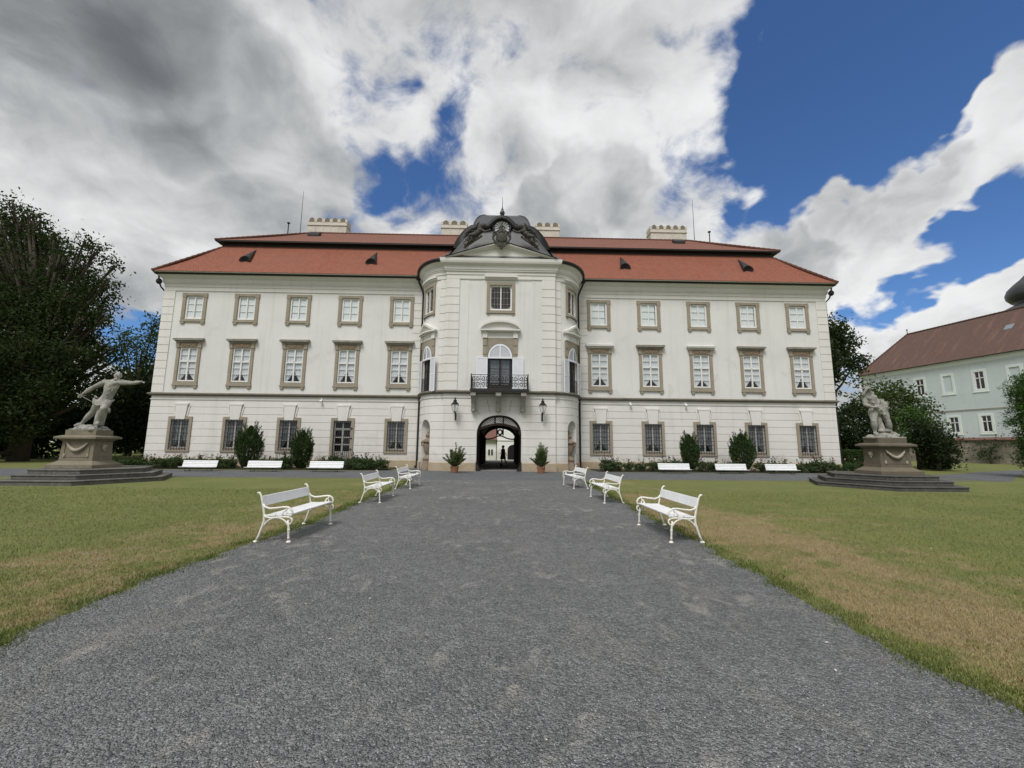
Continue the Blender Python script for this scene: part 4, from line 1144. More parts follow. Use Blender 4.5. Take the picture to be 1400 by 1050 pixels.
rings = [(2.05, 27.5, 16.5), (1.95, 28.3, 17.4), (1.86, 28.9, 18.0), (1.66, 29.3, 18.45), (1.36, 29.7, 18.76), (1.05, 30.0, 18.86), (.5, 30.6, 18.92)]
for hx, y, z in rings: g.v += [(-hx, y, z), (hx, y, z), (hx, 36, z), (-hx, 36, z)]
for i in range(len(rings)-1):
    for j in range(4): g.f.append((4*i+j, 4*i+(j+1) % 4, 4*i+4+(j+1) % 4, 4*i+4+j)); g.mi.append(0)
a = 4*(len(rings)-1); g.f.append((a, a+1, a+2, a+3)); g.mi.append(0)
for sg in (-1, 1):
    for i in range(len(rings)-1): g.tube([(sg*rings[i][0], rings[i][1], rings[i][2]), (sg*rings[i+1][0], rings[i+1][1], rings[i+1][2])], .05, 6)
g.build('roof_cap', 'metal_roof', pr, shift=SH)
g = MB(); g.lathe([(.16, 18.8), (.1, 18.95), (.055, 19.1), (.05, 19.3), (.12, 19.36), (.05, 19.42), (.11, 19.52), (.21, 19.68), (.17, 19.82), (.08, 19.95), (.11, 20.02), (.05, 20.1), (.025, 20.3), (.012, 21.1)], (0, 31.0, 0), 12); g.build('finial', 'metal_roof', pr, smooth=True, shift=SH)
# gable face with seams
g = MB(); xs_ = np.linspace(-3.5, 3.5, 57)
I_x = [p[0] for p in I2]; I_z = [p[1]-.16*max(0, min(1, p[1]-14.2)) for p in I2]
I_x = [x*.97 for x in I_x]
zt = lambda x: float(np.interp(x, I_x, I_z))
for i in range(56):
    a, b = float(xs_[i]), float(xs_[i+1])
    g.add([(a, yof(13.85), 13.85), (b, yof(13.85), 13.85), (b, yof(zt(b)), zt(b)), (a, yof(zt(a)), zt(a))], [(0, 1, 2, 3)])
for sg in (-1, 1):
    for j in range(8):      # standing seams fan out beside the figures
        f = j/7; x0, z0 = 3.45-.9*f, 13.9+.12*f; x1 = 2.30-.5*f; z1 = zt(x1)-.02
        g.tube([(sg*x0, yof(z0)-.02, z0), (sg*x1, yof(z1)-.02, z1)], .022, 4)
g.build('gable', 'lead_sheet', palace, shift=SH)
# skirts of the roof over the bowed corners
for sg in (-1, 1):
    g = MB(); C_ = [curve_pt(sg, s, .5) for s in np.linspace(0, CL, 18)]; n = len(C_)
    for x, y in C_: g.v.append((x, y, 13.78))
    for i in range(n):
        t_ = i/(n-1); g.v.append((sg*3.25, 27.3+3.6*t_, 15.0))
    for i in range(n-1): g.f.append((i, i+1, n+i+1, n+i)); g.mi.append(0)
    g.build('corner_roof', 'metal_roof', palace, shift=SH)
# pediment
g = MB(); YP = YF-.50
g.prism_y([(-3.35, 13.83), (3.35, 13.83), (0, 14.86)], YP+.28, YP+.9)
for sg in (-1, 1):
    for w0_, w1_, yo in ((.0, .10, 0.), (.10, .20, .07), (.2, .27, .14)):
        dx, dz = 3.62, 1.13; L = math.hypot(dx, dz); nx_, nz_ = dz/L, dx/L
        a0 = (sg*3.62, 13.84); a1 = (0, 14.97)
        q = [(a0[0]-sg*nx_*0, a0[1]-w1_/nz_*1.0), (a1[0], a1[1]-w1_/nz_), (a1[0], a1[1]-w0_/nz_), (a0[0], a0[1]-w0_/nz_)]
        q = [(x, max(z, 13.832)) for x, z in q]
        g.prism_y(q[::-1] if sg > 0 else q, YP+yo, YP+.6)
g.build('pediment', 'plaster_trim', palace, shift=SH)
g = MB()
for sg in (-1, 1): g.add([(sg*3.68, YP-.06, 13.86), (0, YP-.06, 15.01), (0, YF+.55, 15.1), (sg*3.68, YF+.55, 13.98)], [(0, 1, 2, 3)])
g.build('pediment_flashing', 'metal_roof', palace, shift=SH)
# oculus
g = MB(); n = 32; yo = yof(16.4)-.06; zc = 16.55
g.add([(0, yo, zc)]+[(.56*math.cos(2*PI*i/n), yo, zc+.56*math.sin(2*PI*i/n)) for i in range(n)], [(0, 1+i, 1+(i+1) % n) for i in range(n)])
oc = g.build('oculus', 'oculus_white', palace, shift=SH)
g = MB(); g.tube([(.60*math.cos(2*PI*i/n), yo-.05, zc+.60*math.sin(2*PI*i/n)) for i in range(n)], .085, 6, closed=True)
for i in range(16):
    th = 2*PI*(i+.5)/16; g.tube([(.12*math.cos(th), yo-.02, zc+.12*math.sin(th)), (.58*math.cos(th), yo-.02, zc+.58*math.sin(th))], .017, 4)
g.build('glazing_bars', 'metal_black', oc, shift=SH)
# cartouche
g = MB(); yc = YP-.10
g.ball((0, yc, 15.12), (.40, .13, .46), 14, 10); g.ball((0, yc, 14.78), (.27, .12, .34), 12, 8); g.ball((0, yc-.10, 15.10), (.25, .10, .33), 12, 9)
g.ball((0, yc, 14.46), (.10, .09, .14)); g.ball((0, yc, 15.60), (.17, .12, .12)); g.ball((0, yc, 15.76), (.11, .09, .12)); g.ball((0, yc, 15.95), (.13, .10, .12)); g.ball((0, yc, 16.10), (.075, .07, .10))
g.limb((0, yc, 16.1), (0, yc, 16.3), .04, .02, n=6)
for q in range(5): g.limb((.05*(q-2), yc, 15.62), (.085*(q-2), yc, 15.80), .03, .022, n=6)
for sg in (-1, 1):
    g.tube([(sg*(.42+.15*math.cos(q)*(1-q/9)), yc-.03, 15.44+.15*math.sin(q)*(1-q/9)) for q in np.linspace(-1.5, 6, 16)], .058, 6)
    g.tube([(sg*(.54-.10*q+.05*math.sin(q*5)), yc, 15.3-.55*q) for q in np.linspace(0, 1, 8)], [.08, .09, .07, .085, .06, .075, .055, .05], 6)
    g.tube([(sg*(.17+.12*math.cos(q)*(1-q/8)), yc-.07, 15.55+.09*math.sin(q)*(1-q/8)) for q in np.linspace(0, 6, 14)], .042, 5)
    g.tube([(sg*(.36-.24*q), yc-.06, 14.84-.32*q+.05*math.sin(q*6)) for q in np.linspace(0, 1, 6)], .05, 5)
    g.tube([(sg*(.26+.03*math.sin(q*4)), yc-.15, 15.35-.5*q) for q in np.linspace(0, 1, 6)], .028, 5)
organic(g, 'cartouche', 'relief_stone', palace, .022, 1, SH)
for sg in (-1, 1):     # reclining putti on the rake of the pediment
    g = MB(); b = lambda x, z, d=0.: (sg*x, YP+.05+d, z)
    g.ball(b(1.24, 15.98, -.14), (.16, .16, .18), 12, 9); g.ball(b(1.20, 16.06, -.08), (.17, .15, .13)); g.ball(b(1.17, 15.95, -.28), .04); g.limb(b(1.28, 15.9, -.1), b(1.36, 15.78, -.06), .08, .10)
    g.limb(b(1.38, 15.74), b(1.74, 15.40), .20, .19); g.ball(b(1.46, 15.70, -.10), (.19, .14, .17)); g.ball(b(1.62, 15.50, -.12), (.17, .13, .16)); g.ball(b(1.80, 15.36), (.20, .19, .17))
    g.limb(b(1.32, 15.70, -.1), b(1.08, 15.52, -.24), .085, .07); g.limb(b(1.08, 15.52, -.24), b(.82, 15.66, -.18), .07, .055); g.ball(b(.78, 15.69, -.18), .07)
    g.limb(b(1.46, 15.82, 0), b(1.70, 15.95, -.12), .085, .07); g.limb(b(1.70, 15.95, -.12), b(1.55, 16.12, -.22), .065, .05); g.ball(b(1.52, 16.15, -.22), .06)
    g.limb(b(1.80, 15.34, -.14), b(2.08, 15.24, -.28), .145, .10); g.limb(b(2.08, 15.24, -.28), b(2.16, 14.95, -.16), .095, .06); g.limb(b(2.16, 14.93, -.16), b(2.28, 14.88, -.26), .055, .04)
    g.limb(b(1.78, 15.30, .02), b(1.98, 14.98, -.14), .13, .09); g.limb(b(1.98, 14.98, -.14), b(2.34, 14.66, -.08), .085, .05); g.limb(b(2.34, 14.66, -.08), b(2.46, 14.66, -.18), .05, .035)
    for q in range(5): g.limb(b(1.62+.13*q, 15.78-.12*q, .12), b(2.02+.13*q, 15.72-.20*q, .10), .055, .025)
    for q in range(6): g.limb(b(1.35+.18*q, 15.34-.12*q, .02+.03*(q % 2)), b(1.55+.18*q, 15.12-.13*q, -.03), .085, .06)
    organic(g, 'putto', 'relief_stone', palace, .022, 1, SH)
# ---- downpipes
def pipe(pts, r=.06):
    g = MB(); g.tube(pts, r, 8); 
    return g
for sg in (-1, 1):
    x = sg*5.70; y = YW-.12
    g = pipe([(sg*6.02, YW-.52, 13.66), (sg*5.98, YW-.50, 13.3), (sg*5.75, YW-.16, 12.75), (x, y, 12.5), (x, y, .15)], .065)
    g.box(x-.13, x+.13, y-.1, y+.1, 0, .18); g.ball((sg*6.02, YW-.5, 13.6), (.2, .16, .2))
    g.build('downpipe', 'gutter_metal', palace, shift=SH)
    x = sg*24.5
    g = MB(); g.ball((sg*24.72, 29.75, 13.12), (.19, .19, .22)); g.tube([(sg*24.75, 29.7, 13.65), (sg*24.72, 29.75, 13.1), (sg*24.62, 29.85, 12.75), (x, 30.1, 12.5)]+([(x, 30.1, 5.3), (x+sg*.1, 30.1, 5.0), (x, 30.1, 4.6), (x, 30.1, .1)] if sg > 0 else [(x, 30.3, 12.3), (x, 30.6, .1)]), .055, 8)
    g.build('downpipe', 'gutter_metal', palace, shift=SH)
# ---------------------------------------------------------------- ground, drive and paths
def gz(x, y):
    """the courtyard beyond the passage drops away past its terrace"""
    if 46.5 < y < 120 and abs(x) < 30: return -1.6*min(1, (y-46.5)/4)*min(1, (30-abs(x))/6)
    return 0.
gx = sorted(set([-900, -300, -120, -80, -60, -40, -30]+list(np.linspace(-28, 28, 15))+[30, 40, 60, 80, 120, 300, 900]))
gy = sorted(set([-200, -60, -20]+list(np.linspace(-10, 46, 15))+[46.5, 48, 50.5, 60, 80, 119, 121, 200, 500, 1500]))
g = MB(); nx_ = len(gx)
for y in gy:
    for x in gx: g.v.append((x, y, gz(x, y)))
for j in range(len(gy)-1):
    for i in range(nx_-1): a = j*nx_+i; g.f.append((a, a+1, a+nx_+1, a+nx_)); g.mi.append(0)
tag(g.build('lawn', 'lawn', fix=False), kind='structure')
def ragged(pts, step=.25, amp=.05, seed=1):
    rr = random.Random(seed); out = []
    for (x0, y0), (x1, y1) in zip(pts[:-1], pts[1:]):
        L = math.hypot(x1-x0, y1-y0); n = max(1, int(L/step))
        for i in range(n): out.append((x0+(x1-x0)*i/n+rr.uniform(-amp, amp), y0+(y1-y0)*i/n+rr.uniform(-amp, amp)))
    out.append(pts[-1]); return out
EDGE_L = [(-3.5, -6), (-3.6, 2.0), (-3.77, 3.64), (-3.92, 4.5), (-4.03, 5.67), (-3.95, 6.6), (-3.84, 7.3), (-3.72, 8.63), (-3.70, 10.43), (-3.78, 12.23), (-3.74, 16.05), (-3.8, 18.6), (-4.1, 20.1), (-5.2, 20.7)]
EDGE_R = [(3.3, -6), (3.42, 2.0), (3.43, 2.86), (3.38, 3.13), (3.36, 3.99), (3.38, 4.58), (3.42, 5.29), (3.49, 6.37), (3.57, 7.3), (3.58, 10.1), (3.66, 12.1), (3.8, 16.05), (3.9, 18.6), (4.2, 20.6), (5.2, 21.0)]
def wander(e, seed):
    return [(x+.035*math.sin(y*1.9+seed)+.035*math.sin(y*4.3+seed*2)+.035*math.sin(y*9.7+seed), y) for x, y in ragged(e, .12, .05, seed)]
el, er = wander(EDGE_L, 3), wander(EDGE_R, 4)
g = MB(); ly = np.array([p[1] for p in el]); 
def edge_x(e, y):
    return float(np.interp(y, [p[1] for p in e], [p[0] for p in e]))
ys = list(np.arange(-6, 20.1, .07))
for y in ys: g.v += [(edge_x(el, y), y, .006), (edge_x(er, y), y, .006)]
for i in range(len(ys)-1): g.f.append((2*i, 2*i+1, 2*i+3, 2*i+2)); g.mi.append(0)
tag(g.build('gravel_drive', 'gravel', fix=False), kind='structure')
g = MB()
near = ragged([(-60, 19.2), (-32, 19.6), (-22, 20.2), (-14, 20.7), (-5.4, 20.75), (-4.2, 20.0)], .4, .05, 5)+[(4.1, 20.0)]+ragged([(4.3, 20.6), (5.2, 21.0), (11, 21.0), (16, 21.2), (24.5, 21.6)], .4, .05, 6)
far = [(-60, 26.5), (-24.6, 26.0), (-15, 26.0), (-7.2, 26.5), (-6.2, 28), (-6.0, 30.0), (6.0, 30.0), (6.0, 28), (7, 26.9), (15, 27.2), (24.8, 27.4)]
fx = lambda L, x: float(np.interp(x, [p[0] for p in L], [p[1] for p in L]))
xs = list(np.linspace(-60, -6.6, 90))+list(np.linspace(-6.2, 6.2, 60))+list(np.linspace(6.6, 24.6, 50))
near.sort(); far.sort()
for x in xs: g.v += [(x, fx(near, x), .0025), (x, fx(far, x), .0025)]
for i in range(len(xs)-1): g.f.append((2*i, 2*i+2, 2*i+3, 2*i+1)); g.mi.append(0)
tag(g.build('cross_path', 'gravel_path', fix=False), kind='structure')
g = MB()
cl = [(24.6, 24.5, 2.9), (26, 24.3, 2.6), (28, 24.8, 1.7), (31, 26.6, 1.3), (35, 29.2, 1.2), (42, 32.5, 1.2), (60, 38, 1.2)]
for x, y, h in cl: g.v += [(x+.25*h, y-h, .004), (x-.25*h, y+h, .004)]
for i in range(len(cl)-1): g.f.append((2*i, 2*i+2, 2*i+3, 2*i+1)); g.mi.append(0)
tag(g.build('garden_path', 'gravel_path', fix=False), kind='structure')
g = MB(); cl = [(36, 27, .8), (34, 24.6, .8), (36, 21.5, .8), (60, 18, .8)]
for x, y, h in cl: g.v += [(x-.2*h, y-h, .008), (x+.2*h, y+h, .008)]
for i in range(len(cl)-1): g.f.append((2*i, 2*i+2, 2*i+3, 2*i+1)); g.mi.append(0)
# beds along the wings
for x0, x1 in ((-24.9, -6.9), (6.4, 25.3)):
    g = MB(); a = ragged([(x0, 26.45), (x1, 26.9)] if x0 < 0 else [(x0, 27.25), (x1, 27.7)], .3, .06, 8)
    for x, y in a: g.v += [(x, y, .035), (x, 30.0, .035)]
    for i in range(len(a)-1): g.f.append((2*i, 2*i+2, 2*i+3, 2*i+1)); g.mi.append(0)
    tag(g.build('flower_bed_soil', 'soil', fix=False), kind='structure')
# passage floor, courtyard
g = MB(); g.box(-1.62, 1.62, 27.1, 43.8, -.2, .008); tag(g.build('passage_floor', 'cobbles'), kind='structure')
g = MB(); g.add([(-27, 43.8, .006), (27, 43.8, .006), (27, 46.6, .006), (-27, 46.6, .006)], [(0, 1, 2, 3)]); tag(g.build('courtyard_ground', 'court_gravel', fix=False), kind='structure')
# far courtyard wing seen through the gate
cw = thing('courtyard_wing', (0, 62, -1.6), 0, 'low white courtyard wing with a red roof and an archway, seen through the gate passage', 'building')
g = MB(); g.box(-16, -.48, 0, 8, 0, 4.05); g.build('wall', 'court_plaster', cw)
g = MB(); g.box(-.48, 16, -.35, 8, 0, 8.5); g.build('wall', 'court_plaster', cw)
g = MB(); g.box(-.5, 16.1, -.43, 8.1, 3.86, 3.95); g.build('moulding', 'plaster_trim', cw)
g = MB(); g.add([(-16.3, -.5, 4.0), (-.47, -.5, 4.0), (-.47, 4, 7.4), (-16.3, 4, 7.4), (-16.3, 8.5, 4), (-.47, 8.5, 4)], [(0, 1, 2, 3), (3, 2, 5, 4), (0, 3, 4)]); o = g.build('roof', 'roof_tile_court', cw); uv_plane(o)
g = MB(); g.tube([(-.56, -.42, 0), (-.56, -.42, 4.0)], .05, 6); g.build('downpipe', 'gutter_metal', cw)
for x in (-1.62, -1.2):
    g = MB(); g.box(x-.12, x+.12, -.03, .05, 1.75, 2.6); g.build('window', 'interior_dark', cw)
g = MB(); n = 12; pr = [(1.05, 1.2), (2.9, 1.2)]+[(1.975+.925*math.cos(PI*i/n), 2.6+.72*math.sin(PI*i/n)) for i in range(n+1)]
g.prism_y(pr, -.38, -.2); g.build('archway', 'interior_dark', cw)

# ---------------------------------------------------------------- loose material: chips on the drive, blades in the turf
def rand_frame(n):
    a = RNG.uniform(0, 2*PI, n); return np.cos(a), np.sin(a)
n = 70000
u = RNG.random(n); yy = 1.75+6.5*u**1.7
xx = RNG.uniform(-1, 1, n)*(1.35*yy+1.0)
lx = np.interp(yy, [p[1] for p in EDGE_L], [p[0] for p in EDGE_L]); rx_ = np.interp(yy, [p[1] for p in EDGE_R], [p[0] for p in EDGE_R])
k = (xx > lx-.15) & (xx < rx_+.15); xx, yy = xx[k], yy[k]; n = len(xx)
sz = RNG.uniform(.0028, .0062, n)*(1+.05*yy); c, s_ = rand_frame(n)
el_ = RNG.uniform(.6, 1.5, n); hz = RNG.uniform(.5, .9, n)*sz
base = np.stack([xx, yy, np.full(n, .007)], 1)
cor = []
for q in range(4):
    th = q*PI/2; dx = np.cos(th)*sz*el_; dy = np.sin(th)*sz
    j = RNG.uniform(.75, 1.2, n)
    cor.append(base+np.stack([(dx*c-dy*s_)*j, (dx*s_+dy*c)*j, hz*.1], 1))
topv = base+np.stack([RNG.uniform(-.4, .4, n)*sz, RNG.uniform(-.4, .4, n)*sz, hz], 1)
verts = np.stack([cor[0], cor[1], cor[2], cor[3], topv], 1).reshape(-1, 3)
b5 = (np.arange(n)*5)[:, None]
tri = np.concatenate([b5+np.array([[0, 1, 4]]), b5+np.array([[1, 2, 4]]), b5+np.array([[2, 3, 4]]), b5+np.array([[3, 0, 4]])], 0).astype(np.int32)
me = bpy.data.meshes.new('loose_gravel'); me.vertices.add(len(verts)); me.vertices.foreach_set('co', verts.astype(np.float32).ravel())
me.loops.add(tri.size); me.loops.foreach_set('vertex_index', tri.ravel()); me.polygons.add(len(tri))
me.polygons.foreach_set('loop_start', np.arange(len(tri), dtype=np.int32)*3); me.polygons.foreach_set('loop_total', np.full(len(tri), 3, dtype=np.int32))
me.materials.append(MATS['stone_chip']); me.update(calc_edges=True); o = bpy.data.objects.new('loose_gravel', me); link(o)
tag(o, 'loose grey stone chips lying on the drive', 'gravel', kind='stuff')

def blades(name, X, Y, h, wd, mat, lean=.5):
    n = len(X); c, s_ = rand_frame(n); c2, s2 = rand_frame(n)
    ln = RNG.uniform(.1, 1, n)*lean*h
    p = np.stack([X, Y, np.zeros(n)], 1)
    side = np.stack([c*wd, s_*wd, np.zeros(n)], 1)
    mid = p+np.stack([c2*ln*.35, s2*ln*.35, h*.6], 1)
    tip = p+np.stack([c2*ln, s2*ln, h], 1)
    tris = np.stack([p-side, p+side, mid+side*.7, mid-side*.7, mid-side*.7, mid+side*.7, tip+side*.1, tip-side*.1], 1).reshape(-1, 3)
    return np_mesh(name, tris, 4, mat)
n = 230000
u = RNG.random(n); yy = 2.2+13.5*u**1.6
side = RNG.integers(0, 2, n)*2-1
lx = np.interp(yy, [p[1] for p in EDGE_L], [p[0] for p in EDGE_L]); rx_ = np.interp(yy, [p[1] for p in EDGE_R], [p[0] for p in EDGE_R])
wdt = 1.5*yy+.5
xx = np.where(side < 0, lx-RNG.random(n)**1.25*np.maximum(.5, wdt+lx), rx_+RNG.random(n)**1.25*np.maximum(.5, wdt-rx_))
h = RNG.uniform(.014, .034, n)*(1+.02*yy); wd = RNG.uniform(.0012, .0022, n)*(1+.12*yy)
tag(blades('lawn_grass', xx, yy, h, wd, 'grass_blade', 1.1), 'short mown grass of the lawns beside the drive', 'grass', kind='stuff')
# lush uncut fringe along the edge of the gravel
n = 30000
yy = 2.0+17.5*RNG.random(n)**1.35; side = RNG.integers(0, 2, n)
lx = np.interp(yy, *zip(*sorted((p[1], p[0]) for p in el))); rx_ = np.interp(yy, *zip(*sorted((p[1], p[0]) for p in er)))
clump = np.sin(yy*7.1+side*3)*.5+np.sin(yy*2.3+1)*.5+np.sin(yy*17)*.3
kk = RNG.random(n) < np.clip(.55+.45*clump, .12, 1); 
off = RNG.normal(0, .11, n)-.06
xx = np.where(side == 0, lx+off, rx_-off)
h = RNG.uniform(.015, .052, n); wd = RNG.uniform(.0018, .0034, n)*(1+.09*yy)
tag(blades('grass_fringe', xx[kk], yy[kk], h[kk], wd[kk], 'grass_fringe', .9), 'longer green grass growing along the gravel edge', 'grass', kind='stuff')

# scraps on the turf and the drive: petals, bits of leaf
n = 60; X = np.concatenate([RNG.uniform(-9, 9, n)]); Y = RNG.uniform(3, 12, n)
p = np.stack([X, Y, np.full(n, .018)], 1); c, s_ = rand_frame(n); q = RNG.uniform(.010, .022, n)[:, None]
a = np.stack([c, s_, RNG.uniform(-.2, .4, n)], 1)*q; b = np.stack([-s_, c, RNG.uniform(-.2, .3, n)], 1)*q*.6
tag(np_mesh('fallen_petals', np.stack([p-a, p+b, p+a, p-b], 1).reshape(-1, 3), 4, 'petal'), 'pale fallen petals scattered on grass and gravel', 'petals', kind='stuff')
# ---------------------------------------------------------------- cast-iron benches on the drive
def spiral(cx, cz, r0, t0, t1, n=18, f=10., sgn=1):
    return [(cx+sgn*r0*(1-(t-t0)/f)*math.cos(t), cz+r0*(1-(t-t0)/f)*math.sin(t)) for t in np.linspace(t0, t1, n)]
def iron_bench():
    """local: seat runs along x, the sitter faces -y"""
    root = thing('garden_bench')
    L = .80
    for sx in (-1, 1):
        g = MB(); X = sx*L
        def tb(pts, r): g.tube([(X, -y, z) for y, z in pts], r, 7)       # pts in (forward, up)
        # rear leg and back post in one sweep
        tb([(-.30, .02), (-.265, .10), (-.225, .22), (-.195, .33), (-.20, .43), (-.225, .55), (-.262, .68), (-.285, .755), (-.315, .79), (-.345, .785)], [.022, .017, .020, .021, .018, .018, .017, .016, .018, .016])
        g.lathe([(.042, 0), (.042, .012), (.022, .03)], (X, .305, 0), 10)
        # front leg with turned rings
        tb([(.235, .02), (.228, .10), (.222, .20), (.215, .28), (.20, .345)], [.020, .015, .019, .016, .016]); g.lathe([(.040, 0), (.040, .012), (.02, .03)], (X, -.237, 0), 10)
        g.lathe([(.015, 0), (.026, .012), (.015, .026)], (X, -.224, .19), 10); g.lathe([(.015, 0), (.025, .01), (.015, .022)], (X, -.230, .065), 10)
        # arch between the legs
        tb([(.215+0*t, .26) if False else (.01+.21*math.cos(t), .20+.19*math.sin(t)) for t in np.linspace(.25, PI-.25, 12)], .014)
        # seat rail ending in a front scroll
        tb([(-.20, .44), (-.17, .40), (-.10, .385), (.02, .395), (.14, .405), (.22, .40), (.265, .37), (.27, .33), (.245, .295), (.205, .29), (.185, .315), (.20, .345), (.222, .345)], [.016]*8+[.014, .013, .012, .012, .012])
        # arm: sweeps forward from the post, rolls over and down to the seat
        tb([(-.235, .605), (-.20, .56), (-.12, .535), (0, .545), (.10, .56), (.18, .56), (.235, .53), (.262, .48), (.255, .435), (.225, .405)], .017)
        tb([(.105, .40), (.095, .445), (.115, .485), (.15, .505)], .013); tb([(.16, .555), (.165, .525), (.155, .50)], .012)
        tb([(.15+.048*(1-q/9)*math.cos(q+1.2), .465+.048*(1-q/9)*math.sin(q+1.2)) for q in np.linspace(0, 6.2, 15)], .012)
        g.build('end_frame', 'bench_iron', root, smooth=True)
    g = MB()
    for y0, y1, z in ((-.235, -.125, .424), (-.105, .0, .414), (.02, .175, .410)):
        g.box(-L-.01, L+.01, y0, y1, z, z+.026)
    g.build('seat', 'bench_slat', root, bevel=.006)
    g = MB(); a, b = .575, .735
    q = [(.218, a), (.245, a), (.286, b), (.259, b)]
    vs = [(-L+.01, y, z) for y, z in q]+[(L-.01, y, z) for y, z in q]; g.add(vs, [(0, 1, 2, 3), (7, 6, 5, 4), (0, 4, 5, 1), (1, 5, 6, 2), (2, 6, 7, 3), (3, 7, 4, 0)])
    g.build('backrest', 'bench_slat', root, bevel=.006)
    g = MB(); g.tube([(-L, .02, .385), (L, .02, .385)], .010, 6); g.build('tie_rod', 'bench_iron', root)
    return root
ib = iron_bench()
GB = 'white cast-iron benches lining the drive'
SPOTS = [((-3.52, 8.12), PI/2, 'white iron bench farthest from the gate, on the lunging statue side of the drive', 0),
         ((-3.44, 12.93), PI/2, 'middle white iron bench of the three on the lunging statue side of the drive', 0),
         ((-3.38, 16.75), PI/2, 'white iron bench nearest the gate on the lunging statue side of the drive', 0),
         ((3.28, 8.20), -PI/2, 'white iron bench farthest from the gate, on the bowed statue side of the drive', 0),
         ((3.32, 13.1), -PI/2, 'middle white iron bench of the three on the bowed statue side of the drive', 0),
         ((3.10, 17.25), -PI/2, 'white iron bench nearest the gate on the bowed statue side of the drive', 0)]
for i, ((x, y), rz, lb, _) in enumerate(SPOTS):
    o = ib if i == 0 else copy_tree(ib)
    o.location = (x, y, .006); o.rotation_euler = (0, 0, rz+(-.03, .02, -.02, .02, .035, .10)[i]); tag(o, lb, 'bench', GB)
# ---------------------------------------------------------------- low slatted benches before the beds
def slat_bench():
    root = thing('slatted_bench'); L = .98
    g = MB()
    for i in range(4): y = .02+.062*i*.42; z = .20+.078*i*.95; g.add([(-L, y-.012, z), (L, y-.012, z), (L, y+.02, z+.064), (-L, y+.02, z+.064), (-L, y+.012, z), (L, y+.012, z), (L, y+.044, z+.064), (-L, y+.044, z+.064)], [(0, 1, 2, 3), (7, 6, 5, 4), (4, 5, 1, 0), (3, 2, 6, 7), (0, 3, 7, 4), (1, 5, 6, 2)])
    g.build('backrest', 'bench_slat', root)
    g = MB()
    for i in range(3): y = -.30+.105*i; g.box(-L, L, y, y+.092, .185-.012*i, .205-.012*i)
    g.build('seat', 'bench_slat', root)
    for sx in (-1, 1):
        g = MB(); X = sx*.62
        g.tube([(X, -.24, 0), (X, -.20, .17)], .014, 6); g.tube([(X, .20, 0), (X, .04, .18), (X, .17, .50)], .014, 6); g.tube([(X, -.28, .17), (X, .06, .16)], .014, 6); g.tube([(X, -.24, .01), (X, .20, .01)], .012, 6)
        g.build('end_frame', 'iron', root)
    return root
sb = slat_bench()
GS = 'low white slatted benches before the rose beds'
FB = [(-17.1, 25.0, 'white slatted bench before the roses closest to the dark trees and the lunging statue'),
      (-13.5, 25.1, 'white slatted bench between the two round-bodied yews on the dark-tree wing'),
      (-10.0, 25.2, 'white slatted bench in front of the glazed garden door'),
      (10.85, 26.3, 'white slatted bench on the mint-house wing that stands closest to the gate'),
      (14.45, 26.35, 'white slatted bench between the two yews on the mint-house wing'),
      (17.75, 26.55, 'white slatted bench before the roses closest to the mint house')]
for i, (x, y, lb) in enumerate(FB):
    o = sb if i == 0 else copy_tree(sb); o.location = (x, y, .004); o.rotation_euler = (0, 0, random.uniform(-.02, .02)); o.scale = (1, 1, 1.22); tag(o, lb, 'bench', GS)

# ---------------------------------------------------------------- leaves
def leaf_quads(C, size, aspect=.5, up=0., dirs=None):
    """one four-sided leaf at every centre"""
    n = len(C)
    a = RNG.normal(size=(n, 3)) if dirs is None else dirs+RNG.normal(size=(n, 3))*.45
    a[:, 2] += up; a /= np.linalg.norm(a, axis=1)[:, None]+1e-9
    b = RNG.normal(size=(n, 3)); b -= (b*a).sum(1)[:, None]*a; b /= np.linalg.norm(b, axis=1)[:, None]+1e-9
    s = (size*RNG.uniform(.6, 1.35, n))[:, None]
    a = a*s; b = b*s*aspect
    return np.stack([C-a, C+b*.9-a*.1, C+a, C-b*.9+a*.1], 1).reshape(-1, 3)
def in_ball(n, p=.5):
    v = RNG.normal(size=(n, 3)); v /= np.linalg.norm(v, axis=1)[:, None]
    return v*(RNG.random(n)**p)[:, None]

# ---------------------------------------------------------------- potted shrubs, urns, lanterns
def pot_plant(loc, label, seed, s=1.):
    root = thing('potted_shrub', loc, 0, label, 'potted plant', 'terracotta tubs beside the gate')
    g = MB(); g.lathe([(.18, 0), (.20, .02), (.245, .30), (.26, .31), (.265, .37), (.235, .38), (.225, .33), (.0, .32)], n=24); g.build('pot', 'terracotta', root, smooth=False)
    g = MB(); rr = random.Random(seed); stems = []
    for i in range(46):
        a = rr.uniform(0, 2*PI); tilt = rr.uniform(.08, 1.05); L = rr.uniform(.62, 1.36)*s*(1.05-.25*tilt)
        tip = Vector((math.cos(a)*math.sin(tilt)*L*.85, math.sin(a)*math.sin(tilt)*L*.85, .34+math.cos(tilt)*L))
        b = Vector((math.cos(a)*.05, math.sin(a)*.05, .3)); mid = b.lerp(tip, .5)+Vector((math.cos(a)*.03, math.sin(a)*.03, .04))
        g.tube([b, mid, tip], [.014, .010, .004], 5); stems.append((b, mid, tip))
    g.build('stem', 'bark', root)
    C = []; Dd = []
    for b, mid, tip in stems:
        for q in range(120):
            t = rr.uniform(.24, 1.03); p = mid.lerp(tip, (t-.5)*2) if t > .5 else b.lerp(mid, t*2)
            a = rr.uniform(0, 2*PI); d = Vector((math.cos(a), math.sin(a), rr.uniform(.1, 1.1))).normalized()
            C.append(p+d*.055); Dd.append(d)
    np_mesh('foliage', leaf_quads(np.array(C), .058, .32, .0, np.array(Dd)), 4, 'leaf_oleander', root)
    return root
